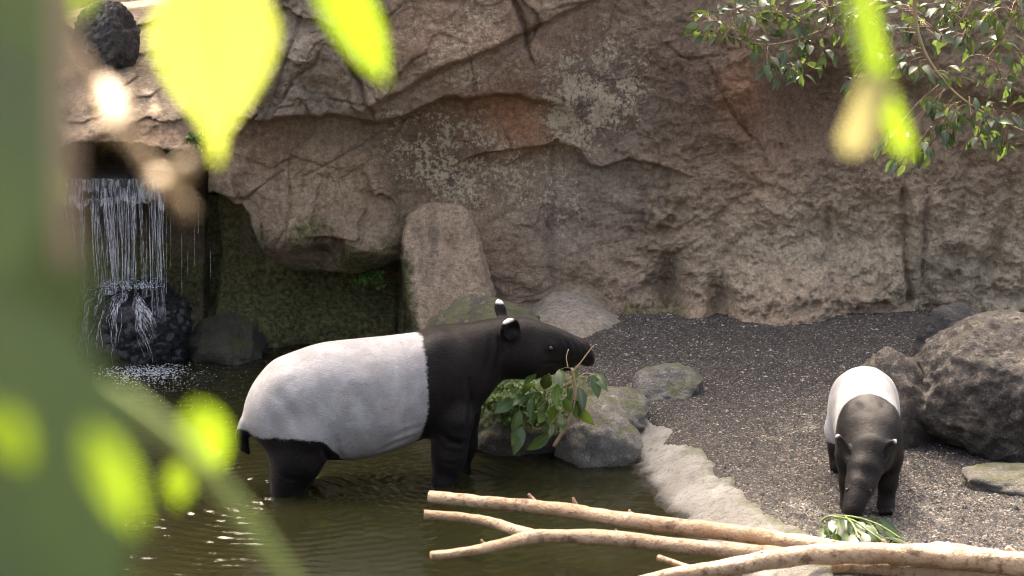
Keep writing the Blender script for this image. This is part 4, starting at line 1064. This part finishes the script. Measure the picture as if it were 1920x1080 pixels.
# ---- ficus tree on the crest of the wall, boughs hanging into view
def ficus_tree():
    r = np.random.RandomState(21)
    YB = 14.3
    P = lambda px, py, dy=0.0: at_y(px, py, YB + dy)
    root = empty("ficus_tree", (3.3, 16.6, 3.3))
    tag(root, "ficus tree with glossy drooping leaves hanging in front of the rock wall", "tree")
    fork = np.array((2.75, 15.6, 3.9))
    def limb(name, pts, mat=MAT["pale_twig"], n=40, seg=8):
        o = tube(name, spline(pts, n), mat, None, seg=seg, rough=.12, nscale=20); keep_place(o, root); return o
    limb("trunk", [(3.3, 16.6, 3.2, .22), (3.25, 16.8, 4.9, .17), (3.3, 16.9, 6.2, .14), (3.1, 16.9, 7.6, .09)], MAT["bark"], 40, 14)
    limb("limb", [(3.27, 16.85, 4.6, .10), (3.0, 16.2, 4.35, .06), (*fork, .035)], MAT["bark"], 30, 10)
    A = [(*fork, .03), (*P(1760, -150), .020), (*P(1660, -10), .014), (*P(1575, 42), .011), (*P(1500, 72), .008), (*P(1430, 84), .006), (*P(1350, 62), .0035)]
    Bq = [(*fork, .03), (*P(1730, -120, -.1), .018), (*P(1715, 10, -.1), .014), (*P(1730, 90, -.1), .012), (*P(1768, 150, -.1), .010), (*P(1810, 190, -.1), .009), (*P(1865, 222, -.1), .007), (*P(1950, 258, -.1), .005)]
    Cq = [(*fork, .03), (*P(1850, -120, .2), .016), (*P(1830, -20, .2), .010), (*P(1800, 40, .2), .007), (*P(1760, 60, .2), .005)]
    Dq = [(*fork, .03), (*P(1960, -100, .25), .016), (*P(1910, 10, .25), .010), (*P(1880, 70, .25), .007), (*P(1850, 110, .25), .005)]
    boughs = []
    limbs = []
    for q in (A, Bq, Cq, Dq): limbs.append(limb("bough", q)); boughs.append(spline(q, 60)[:, :3])
    allp = np.vstack(boughs)
    kinds = [leaf_mesh("leaf", MAT["ficus"], L=.094, W=.043, fold=.3, droop=d) for d in (.15, .35, .55)]
    clusters = []
    def cl(cx, cy, rx, ry, n, bi, dy=0.0): clusters.append((cx, cy, rx, ry, n, bi, dy))
    # bough A, left part
    for a in [(1330, 40, 32, 20, 10), (1372, 60, 34, 26, 14), (1420, 45, 32, 26, 14), (1455, 20, 34, 24, 15), (1500, 35, 30, 26, 14), (1545, 15, 34, 20, 14), (1590, 30, 30, 28, 14), (1410, 85, 22, 18, 8), (1440, 115, 24, 22, 9), (1470, 130, 30, 24, 12), (1500, 140, 20, 22, 8), (1500, 95, 28, 18, 9), (1540, 100, 18, 22, 5), (1570, 75, 28, 26, 9), (1620, 15, 34, 24, 13), (1640, 50, 30, 24, 9), (1330, 70, 24, 14, 6), (1390, 20, 26, 20, 8)]: cl(*a, 0)
    for a in [(1600, 165, 10, 14, 4), (1640, 100, 30, 18, 9), (1655, 85, 18, 16, 5), (1700, 120, 28, 20, 11), (1735, 140, 26, 22, 9), (1625, 155, 26, 18, 7), (1650, 165, 20, 14, 5), (1755, 200, 30, 22, 9), (1780, 220, 26, 20, 9), (1820, 215, 26, 20, 9), (1860, 235, 28, 22, 9), (1700, 265, 30, 20, 10), (1740, 280, 26, 24, 10), (1770, 250, 20, 18, 6), (1890, 210, 26, 24, 10), (1880, 275, 22, 22, 8), (1660, 275, 16, 16, 5), (1690, 310, 20, 14, 6), (1830, 265, 20, 16, 5), (1790, 150, 20, 20, 5)]: cl(*a, 1, -.1)
    for a in [(1690, 20, 30, 26, 12), (1720, 50, 28, 26, 9), (1760, 25, 30, 26, 13), (1800, 20, 30, 26, 12), (1810, 70, 28, 24, 9), (1760, 75, 28, 24, 7), (1700, 60, 18, 18, 5)]: cl(*a, 2, .2)
    for a in [(1850, 30, 28, 26, 12), (1895, 25, 28, 28, 12), (1870, 75, 30, 24, 9), (1900, 110, 24, 24, 9), (1850, 130, 28, 22, 7), (1880, 160, 24, 20, 6)]: cl(*a, 3, .25)
    leaves = []; twigs = []
    for cx, cy, rx, ry, n, bi, dy in clusters:
        c = P(cx, cy, dy + r.uniform(-.18, .18))
        bp = boughs[bi]; s = bp[np.argmin(np.linalg.norm(bp - (c + np.array((0, 0, .06))), axis=1))]
        mid = (s + c) / 2 + np.array((0, 0, .04)) + r.normal(0, .02, 3)
        tw = spline([(*s, .005), (*mid, .0035), (*c, .0022)], 10); twigs.append(tube_arrays(tw, seg=5, caps=False))
        for _ in range(int(n * 1.4)):
            p = P(cx + r.normal(0, rx * .55), cy + r.normal(0, ry * .55) - 6, dy + r.normal(0, .08))
            st = tw[r.randint(4, 10), :3]
            twigs.append(tube_arrays(spline([(*st, .0018), (*((st + p) / 2 + np.array((0, 0, .015))), .0014), (*p, .001)], 5), seg=4, caps=False))
            d = (p - st) * 3 + np.array((r.normal(0, .14), -.05 + r.normal(0, .14), -.10 + r.normal(0, .09)))
            leaves.append((p, d, r.normal(0, .5), r.uniform(.75, 1.25), r.randint(3), bi))
    V, F = join(twigs)
    o = link("twigs", mesh("twigs", V, F), MAT["twig"]); tag(o, kind="stuff"); keep_place(o, root)
    r.shuffle(leaves)
    rest = []
    for i, (p, d, roll, s, kk, bi) in enumerate(leaves):
        R = orient(d, (r.normal(0, .45), r.normal(-.35, .4), 1), roll)
        if i < 300: place_leaf(kinds[kk], p, R, s, limbs[bi])
        else: rest.append((p, R, s))
    LV, LF, rib = leaf_arrays(L=.094, W=.043, fold=.3, droop=.35)
    V = np.vstack([LV * s @ R.T + p for p, R, s in rest]); F = np.vstack([LF + i * len(LV) for i in range(len(rest))])
    o = link("foliage", mesh("foliage", V, F, attrs=dict(rib=np.tile(rib, len(rest)), rnd=np.repeat(r.uniform(0, 1, len(rest)), len(LV)))), MAT["ficus_stuff"])
    tag(o, kind="stuff"); keep_place(o, root)
ficus_tree()

# ---- unseen trees behind the wall, added so their crowns block the sun
def added_shade_tree(base, crown_c, crown_r, n, seed, label):
    r = np.random.RandomState(seed)
    root = empty("added_shade_tree", base); tag(root, label, "tree")
    top = np.array(crown_c)
    o = tube("trunk", spline([(*base, .22), (base[0] + .1, base[1], (base[2] + top[2]) / 2, .17), (*top, .08)], 30), MAT["bark"], None, seg=12, rough=.1, nscale=6); keep_place(o, root)
    parts = []
    for _ in range(14):
        d = r.normal(size=3); d /= np.linalg.norm(d); d[2] *= .6
        parts.append(tube_arrays(spline([(*(top - np.array((0, 0, .8))), .06), (*(top + d * np.array(crown_r) * .5), .035), (*(top + d * np.array(crown_r) * .9), .01)], 10), seg=6, caps=False))
    V, F = join(parts); o = link("limbs", mesh("limbs", V, F), MAT["bark"]); tag(o, kind="stuff"); keep_place(o, root)
    cen = r.normal(size=(90, 3)); cen /= np.linalg.norm(cen, axis=1)[:, None]; cen *= r.uniform(.35, 1, (90, 1)) ** .6
    LV, LF, rib = leaf_arrays(L=.16, W=.07, fold=.2, droop=.3, n=3)
    Vs = []
    for i in range(n):
        p = top + (cen[r.randint(90)] + r.normal(0, .13, 3)) * np.array(crown_r)
        Vs.append(LV * r.uniform(.7, 1.4) @ orient(r.normal(size=3) + np.array((0, 0, -.6)), r.normal(size=3) * .6 + np.array((0, 0, 1))).T + p)
    F = np.vstack([LF + i * len(LV) for i in range(n)])
    o = link("crown", mesh("crown", np.vstack(Vs), F, attrs=dict(rib=np.tile(rib, n), rnd=np.repeat(r.uniform(0, 1, n), len(LV)))), MAT["ficus_stuff"]); tag(o, kind="stuff"); keep_place(o, root)
aim = lambda p, t: np.array(p) + SUN_DIR * t
c1 = aim((-1.2, 12.0, .6), 9.0)
added_shade_tree((c1[0] - .5, c1[1] + .8, 3.0), c1, (2.6, 2.0, 1.5), 9000, 5, "tall unseen tree added behind the waterfall end of the rock wall for shade")

c2 = aim((1.7, 11.5, .4), 10.0)
added_shade_tree((c2[0] + .6, c2[1] + .6, 3.4), c2, (3.0, 1.5, 1.2), 7000, 9, "unseen tree added behind the crest of the rock wall beside the ficus for shade")
c3 = aim((-3.1, 15.6, 2.0), 7.0)
added_shade_tree((c3[0] - .6, c3[1] + .8, 2.3), c3, (2.3, 1.5, 1.3), 9000, 15, "slim unseen tree added behind the waterfall to shade the rock span")
# unseen trees added on the visitors' side to take low sky off the enclosure
added_shade_tree((7.0, 0.0, 1.6), (8.0, 2.0, 6.0), (3.0, 3.0, 4.0), 9000, 33, "unseen tree added beside the viewpoint on the gravel side to block low sky")
added_shade_tree((-9.0, 4.5, 1.0), (-9.0, 6.0, 6.0), (3.0, 4.0, 4.0), 9000, 34, "unseen tree added over the near bank of the pool to block low sky")
# ---- foliage low behind the rock span at the left
# ---- branch held by the standing tapir
def browse_branch():
    r = np.random.RandomState(8)
    YB = 12.42
    P = lambda px, py, dy=0.0: at_y(px, py, YB + dy)
    root = empty("leafy_branch", P(1080, 695)); tag(root, "leafy green branch hanging from the standing tapir's mouth", "branch")
    def st(name, pts, mat=MAT["pale_twig"], n=24): o = tube(name, spline(pts, n), mat, None, seg=8, rough=.08, nscale=40); keep_place(o, root); return spline(pts, 24)
    st("main_stem", [(*P(1072, 690), .008), (*P(1077, 715), .0085), (*P(1078, 745), .009), (*P(1070, 778), .0095), (*P(1055, 810), .010), (*P(1038, 837), .011)])
    st("twig", [(*P(1072, 700), .004), (*P(1090, 678), .004), (*P(1102, 662), .0038), (*P(1114, 647), .0035)])
    spr = []
    for pts in [[(1074, 705), (1040, 725), (1005, 735), (970, 745)], [(1074, 715), (1035, 740), (1005, 775), (978, 800)], [(1076, 725), (1040, 735), (1000, 728)], [(1077, 715), (1092, 702), (1105, 700), (1118, 705)], [(1076, 735), (1068, 755), (1060, 775)], [(1060, 760), (1040, 785), (1030, 800)], [(1065, 690), (1062, 670), (1066, 655)]]:
        spr.append(st("twig", [(*P(*q, .02 * i), .0035 - .0005 * i) for i, q in enumerate(pts)], n=14))
    kinds = [leaf_mesh("leaf", MAT["browse"], L=.145, W=.066, fold=.25, droop=d) for d in (.1, .3, .5)]
    tips = [(1075, 690, 5, 40), (1085, 725, 12, 36), (1030, 700, -12, 34), (1050, 692, 0, 40), (1010, 735, -25, 20), (990, 742, -35, 12), (965, 750, -36, 22), (975, 770, -10, 34), (1000, 745, -12, 30), (1020, 730, -6, 34), (985, 780, -8, 36), (978, 800, -8, 34), (995, 790, 10, 34), (1040, 760, -6, 36), (1032, 790, 4, 34), (1015, 770, -4, 36), (1060, 745, 6, 40), (1075, 750, 14, 38), (1055, 780, -2, 30), (1112, 703, 8, 32), (1120, 700, 12, 30), (1100, 706, -14, 26), (1005, 700, -20, 18), (1045, 720, -4, 38), (1025, 752, -18, 28), (968, 806, -6, 30), (1030, 815, -25, 18), (1066, 715, 8, 40), (1000, 720, -30, 6), (1085, 760, 16, 30)]
    for px, py, dx, dy in tips:
        p = P(px, py, r.normal(0, .05)); q = P(px + dx, py + dy, r.normal(0, .09))
        i = np.argmin([np.linalg.norm(s[:, :3] - p, axis=1).min() for s in spr]); s = spr[i][np.argmin(np.linalg.norm(spr[i][:, :3] - p, axis=1)), :3]
        o = tube("leaf_stalk", spline([(*s, .0018), (*((s + p) / 2), .0016), (*p, .0014)], 6), MAT["stem"], None, seg=5); keep_place(o, root)
        place_leaf(kinds[r.randint(3)], p, orient(q - p, (r.normal(0, .6), -1, .6 + r.normal(0, .4))), r.uniform(.8, 1.15), root)
browse_branch()

def leaf_heap():
    r = np.random.RandomState(14)
    zg = lambda p: float(ground_z(np.array([p[0]]), np.array([p[1]]))[0])
    P = lambda px, py, h: at_z(px, py, .15 + h)
    root = empty("cut_branch", P(1620, 1000, 0)); tag(root, "cut leafy branch lying on the gravel under the grazing tapir's nose", "branch")
    def st(pts, rad=.005): o = tube("stem", spline([(*P(*q), rad) for q in pts], 20), MAT["stem"], None, seg=7); keep_place(o, root)
    st([(1548, 992, .03), (1540, 978, .06), (1556, 968, .09), (1590, 968, .09), (1620, 975, .08), (1640, 992, .05), (1650, 1015, .02)], .006)
    st([(1560, 968, .09), (1600, 976, .09), (1635, 1000, .06), (1660, 1018, .03)]); st([(1585, 968, .09), (1600, 985, .09), (1610, 1010, .05)]); st([(1610, 970, .09), (1650, 985, .07), (1690, 1010, .03)], .004)
    kinds = [leaf_mesh("leaf", MAT["browse"], L=.135, W=.058, fold=.22, droop=d) for d in (.05, .25, .45)]
    for px, py, h, dx, dy in [(1552, 985, .05, 6, 36), (1560, 975, .08, 10, 38), (1572, 972, .09, 4, 44), (1585, 972, .09, 16, 44), (1598, 976, .08, -4, 44), (1610, 978, .08, 14, 42), (1625, 984, .07, 26, 32), (1640, 982, .07, 36, 24), (1640, 998, .06, 30, 28), (1655, 995, .05, 40, 14), (1660, 1008, .03, 40, 12), (1622, 1000, .06, 2, 34), (1606, 1000, .06, -16, 34), (1590, 998, .05, -10, 34), (1650, 975, .06, 34, 18), (1670, 990, .04, 34, 22), (1575, 992, .05, -14, 30),
                             (1580, 1062, .015, 30, 10), (1600, 1064, .015, 36, 8), (1670, 1066, .012, 30, 10), (1640, 1018, .03, 20, 22), (1632, 970, .07, 40, 6), (1545, 990, .04, -6, 30)]:
        p, q = P(px, py, h), P(px + dx, py + dy, max(h - .05, .01))
        place_leaf(kinds[r.randint(3)], p, orient(q - p, (r.normal(0, .4), r.normal(-.5, .4), 1)), r.uniform(.85, 1.15), root)
leaf_heap()

# ---- maidenhair fern on the pool-edge rock, tiny plants on the wall
def fern(name, fronds, label, size=1.0, seed=4):
    r = np.random.RandomState(seed)
    root = empty(name, fronds[0][0]); tag(root, label, "fern")
    st, Vs = [], []
    LV = np.array([(0, 0, 0), (-.5, .55, .06), (-.28, .95, .0), (0, .86, .05), (.28, .97, .0), (.5, .55, .06)]); LF = np.array([(0, 5, 4, 3), (0, 3, 2, 1)])
    for a, b in fronds:
        mid = (a + b) / 2 + np.array((0, -.01, .05 * size))
        c = spline([(*a, .0016), (*mid, .0012), (*b, .0007)], 16); st.append(tube_arrays(c, seg=4, caps=False))
        for i in range(3, 16):
            for sgn in (-1, 1):
                p = c[i, :3] + np.array((sgn * r.uniform(.006, .034) * size, r.uniform(-.02, .01), r.uniform(-.02, .012) * size))
                d = np.array((sgn * r.uniform(.2, 1), -.5 + r.normal(0, .3), r.normal(-.2, .5)))
                Vs.append(LV * r.uniform(.020, .038) * size @ orient(d, (r.normal(0, .4), -1, .9)).T + p)
    V, F = join(st); o = link("fronds", mesh("fronds", V, F), MAT["twig"]); tag(o, kind="stuff"); keep_place(o, root)
    n = len(Vs); o = link("leaflets", mesh("leaflets", np.vstack(Vs), np.vstack([LF + 6 * i for i in range(n)]), attrs=dict(rib=np.zeros(6 * n), rnd=np.repeat(r.uniform(0, 1, n), 6))), MAT["fern"]); tag(o, kind="stuff"); keep_place(o, root)
r_ = np.random.RandomState(2)
fr = []
for _ in range(90):
    px = r_.uniform(895, 1045); py = np.interp(px, [880, 950, 1000, 1050], [775, 722, 738, 770]) + r_.normal(0, 10)
    a = at_y(px, py, 12.98); b = at_y(px + r_.normal(-8, 26), py + r_.uniform(-14, 50), 12.76 + r_.normal(0, .06))
    fr.append((a, b))
fern("fern", fr, "bright green maidenhair fern growing on the pool-edge rock behind the tapir's front legs")
for (px, py, n, lab) in [(695, 528, 9, "tiny fern tuft on the ledge above the mossy bank"), (370, 270, 10, "small fern tuft under the rock span beside the waterfall")]:
    p = at_y(px, py, 15.6); p[1] = float(wall_y(p[0], p[2])) - .01; p = at_y(px, py, p[1])
    fern("fern", [(p, p + np.array((r_.normal(0, .06), -.05, r_.uniform(-.04, .08)))) for _ in range(n)], lab, .9, px)

# ================================================================== DEAD BRANCHES, STUMP
def dead_branch(label, limbs, knots=(), seed=1):
    root = empty("dead_branch", at_z(*limbs[0][len(limbs[0]) // 2][:3])); tag(root, label, "dead branch", "bare dead branches lying at the pool's edge")
    for k, pts in enumerate(limbs):
        rows = [(*at_z(px, py, z), rad) for px, py, z, rad in pts]
        o = tube("main_limb" if k == 0 else "side_limb", spline(rows, 80), MAT["log"], None, seg=18, rough=.16, nscale=9, seed=seed + k * 3.3); keep_place(o, root)
    for px, py, z, dx, dy, rad in knots:
        a, b = at_z(px, py, z), at_z(px, py, z) ; d = at_y(px + dx, py + dy, a[1]) - a
        o = tube("knot", spline([(*a, rad * 1.5), (*(a + d * .55), rad), (*(a + d), rad * .7)], 10), MAT["log"], None, seg=9, rough=.3, nscale=30, seed=seed); keep_place(o, root)
dead_branch("long bare branch with two stubs on its upper side, its tip over the water",
            [[(806, 932, .27, .034), (900, 941, .275, .033), (1000, 950, .28, .035), (1080, 960, .28, .037), (1160, 973, .28, .038), (1260, 986, .275, .039), (1360, 997, .27, .041), (1450, 1011, .26, .042), (1560, 1028, .25, .043), (1680, 1040, .24, .044), (1800, 1052, .23, .044)]],
            [(1003, 942, .29, -12, -16, .011), (1082, 953, .29, -8, -20, .009), (1185, 966, .29, -6, -10, .008), (870, 934, .28, -4, -7, .006)], 1)
dead_branch("forked bare branch whose two prongs reach out over the water",
            [[(1500, 1043, .20, .040), (1420, 1036, .21, .040), (1300, 1027, .225, .038), (1180, 1013, .24, .037), (1080, 1006, .25, .036), (1000, 1007, .255, .034), (960, 1016, .255, .030), (900, 1030, .255, .025), (850, 1038, .255, .022), (808, 1042, .255, .021)],
             [(1010, 1006, .258, .030), (965, 994, .26, .028), (920, 979, .265, .026), (870, 971, .27, .025), (830, 967, .275, .024), (795, 965, .28, .024)]],
            [(1158, 1004, .25, -4, -12, .007), (910, 1022, .26, -8, -10, .006)], 5)
dead_branch("thickest bare branch, curving over the other dead branches",
            [[(1180, 1096, .19, .026), (1250, 1080, .21, .032), (1330, 1070, .235, .038), (1410, 1056, .26, .044), (1480, 1044, .28, .047), (1560, 1038, .29, .049), (1660, 1038, .29, .051), (1760, 1044, .285, .053), (1860, 1052, .28, .055), (1990, 1064, .27, .056)]],
            [(1660, 1026, .31, -4, -14, .011), (1440, 1044, .29, -14, -10, .010)], 9)
dead_branch("split weathered branch end pointing left below the thickest branch",
            [[(1560, 1062, .19, .034), (1640, 1064, .20, .040), (1740, 1070, .2, .044), (1850, 1078, .2, .046), (1990, 1090, .2, .046)]], [], 13)
dead_branch("bare branch with a broken stub lying behind the thickest branch",
            [[(1738, 1028, .23, .024), (1765, 1030, .24, .036), (1830, 1042, .25, .042), (1920, 1060, .25, .044), (2000, 1076, .24, .044)]], [(1905, 1050, .27, -16, -24, .020), (1880, 1046, .27, -18, -10, .013)], 17)
dead_branch("short thin cut stick poking out below the forked branch",
            [[(1234, 1046, .24, .016), (1262, 1055, .23, .014), (1290, 1064, .22, .014), (1340, 1080, .2, .013)]], [], 21)

def stump():
    p = at_z(1930, 582, .3)
    root = tube("tree_stump", spline([(p[0], p[1], .22, .16), (p[0], p[1], .4, .12), (p[0] - .01, p[1], .62, .11), (p[0], p[1], .84, .10)], 40), MAT["bark"], None, seg=28, rough=.3, nscale=7)
    tag(root, "rough reddish-brown tree stump against the rock wall beyond the huge boulder", "stump")
stump()

# ================================================================== FOREGROUND SHRUBS (close to the lens, out of focus)
def shrub(name, label, base, stems, leaves, mats):
    root = empty(name, base); tag(root, label, "shrub")
    for pts, mat in stems:
        o = tube("stem", spline(pts, 40), mat, None, seg=10, rough=.08, nscale=30); keep_place(o, root)
    for me, p, q, up, s in leaves:
        L = np.linalg.norm(np.array(q) - np.array(p))
        place_leaf(me, p, orient(np.array(q) - np.array(p), up), L * s, root)
UNIT_HEART = leaf_mesh("leaf", MAT["young"], L=1.0, W=.60, n=14, fold=.12, droop=.10, shape='heart')
UNIT_LONG = leaf_mesh("leaf", MAT["near"], L=1.0, W=.34, n=12, fold=.15, droop=.12, shape='ovate')
UNIT_WIDE = leaf_mesh("leaf", MAT["near"], L=1.0, W=.60, n=12, fold=.08, droop=.08, shape='ovate')
UNIT_DULL = leaf_mesh("leaf", MAT["shade_leaf"], L=1.0, W=.50, n=12, fold=.05, droop=.03, shape='ovate')
UNIT_STRAP = leaf_mesh("leaf", MAT["near"], L=1.0, W=.17, n=12, fold=.1, droop=.05, shape='strap')
UNIT_PALE = leaf_mesh("leaf", MAT["pale_leaf"], L=1.0, W=.36, n=12, fold=.1, droop=.02, shape='strap')
sd = SUN_DIR
lit = (-sd[0], -sd[1] * 1.0, sd[2] * .15)         # leaf hanging with its face across the sun
edge = np.cross(sd, (0.3, 1, .2))                # leaf plane holding the sun's direction: dark side
S = lambda px, py, d: at_d(px, py, d)
def dull(px, py, d, L, side=0.0):                # leaf edge-on to the sun: no direct light on either face
    ax = -sd + np.array((side, 0, 0)); ax /= np.linalg.norm(ax)
    p = S(px, py, d)
    return (UNIT_DULL, p, p + ax * L, (-.10, -.82, .57), 1.0)
near_leaves = [
    (UNIT_HEART, S(400, -80, 1.75), S(405, 300, 1.72), (.1, -1, .25), 1.0),
    (UNIT_LONG, S(20, 110, 1.5), S(170, -50, 1.5), (.2, -1, .3), 1.2), (UNIT_WIDE, S(-60, 640, 1.3), S(190, 760, 1.3), (.35, -.6, .75), .9), (UNIT_WIDE, S(40, 240, 1.4), S(150, 420, 1.4), (.6, -.7, .5), .9),
    dull(-10, -150, 1.25, .15, .1), dull(-30, 60, 1.2, .16), dull(20, 330, 1.25, .15, .1), dull(80, 660, 1.15, .17, .05), dull(-20, 560, 1.1, .2, .2), dull(40, 820, 1.1, .16, .1),
    (UNIT_LONG, S(165, 800, 1.0), S(268, 1005, 1.0), (.3, -1, .35), .95),
    (UNIT_WIDE, S(365, 755, 1.5), S(408, 895, 1.5), (.1, -1, .3), .95),
    (UNIT_WIDE, S(338, 865, 1.55), S(332, 950, 1.55), (-.2, -1, .3), 1.0),
    (UNIT_WIDE, S(-30, 760, 1.05), S(35, 850, 1.05), (.1, -1, .3), 1.3),
    (UNIT_LONG, S(590, -90, 1.7), S(730, 150, 1.7), (.3, -1, .2), 1.0),
    (UNIT_LONG, S(30, 60, 1.6), S(150, -60, 1.6), (.1, -1, .3), 1.0),
]
b0 = (-1.0, 1.4, float(land_z(np.array(-1.0), np.array(1.4))))
shrub("broadleaf_shrub", "out-of-focus leafy shrub with bright backlit leaves beside the viewpoint", b0, [
    ([(*b0, .012), (*S(-300, 700, 1.3), .009), (*S(0, 640, 1.3), .0075), (*S(180, 720, 1.35), .007), (*S(330, 830, 1.4), .0065), (*S(440, 950, 1.45), .006), (*S(560, 1110, 1.5), .005)], MAT["stem"]),
    ([(*b0, .012), (*S(-260, 300, 1.4), .008), (*S(-100, -150, 1.5), .006), (*S(60, -40, 1.6), .0055), (*S(150, 110, 1.6), .0055), (*S(250, 270, 1.6), .0055), (*S(360, 405, 1.6), .005)], MAT["pale_twig"]),
    ([(*S(285, 330, 1.6), .0055), (*S(320, 345, 1.58), .008), (*S(352, 305, 1.55), .006)], MAT["pale_twig"]),
    ([(*S(195, 160, 1.6), .0055), (*S(215, 215, 1.57), .011), (*S(215, 245, 1.55), .007)], MAT["pale_twig"]),
    ([(*S(118, -120, 1.1), .0055), (*S(120, 150, 1.1), .0055), (*S(124, 500, 1.1), .0045)], MAT["twig"]),
    ([(*S(60, -40, 1.6), .005), (*S(250, -160, 1.7), .005), (*S(400, -80, 1.75), .004)], MAT["stem"]),
    ([(*S(400, -80, 1.75), .004), (*S(500, -130, 1.72), .004), (*S(590, -90, 1.7), .004)], MAT["stem"]),
    ([(*S(180, 720, 1.35), .005), (*S(160, 780, 1.4), .004), (*S(160, 830, 1.5), .003)], MAT["stem"]),
    ([(*S(-100, -150, 1.5), .006), (*S(-60, -140, 1.3), .005), (*S(-40, -120, 1.15), .004)], MAT["stem"]),
], near_leaves, None)
b1 = (.9, 1.3, float(land_z(np.array(.9), np.array(1.3))))
shrub("overhanging_shrub", "out-of-focus yellow-green stems hanging in front of the ficus leaves", b1, [
    ([(*b1, .012), (.75, 1.6, 2.8, .010), (.5, 1.75, 3.6, .008), (*S(1590, -150, 1.75), .004), (*S(1600, -30, 1.75), .003), (*S(1625, 110, 1.75), .003), (*S(1645, 160, 1.75), .002)], MAT["stem"]),
], [(UNIT_STRAP, S(1600, -60, 1.75), S(1660, 215, 1.75), (.1, -1, .25), 1.0), (UNIT_STRAP, S(1628, 100, 1.76), S(1705, 295, 1.76), (.15, -1, .2), 1.0), (UNIT_PALE, S(1655, 140, 1.74), S(1590, 290, 1.73), (-.1, -1, .2), 1.0)], None)
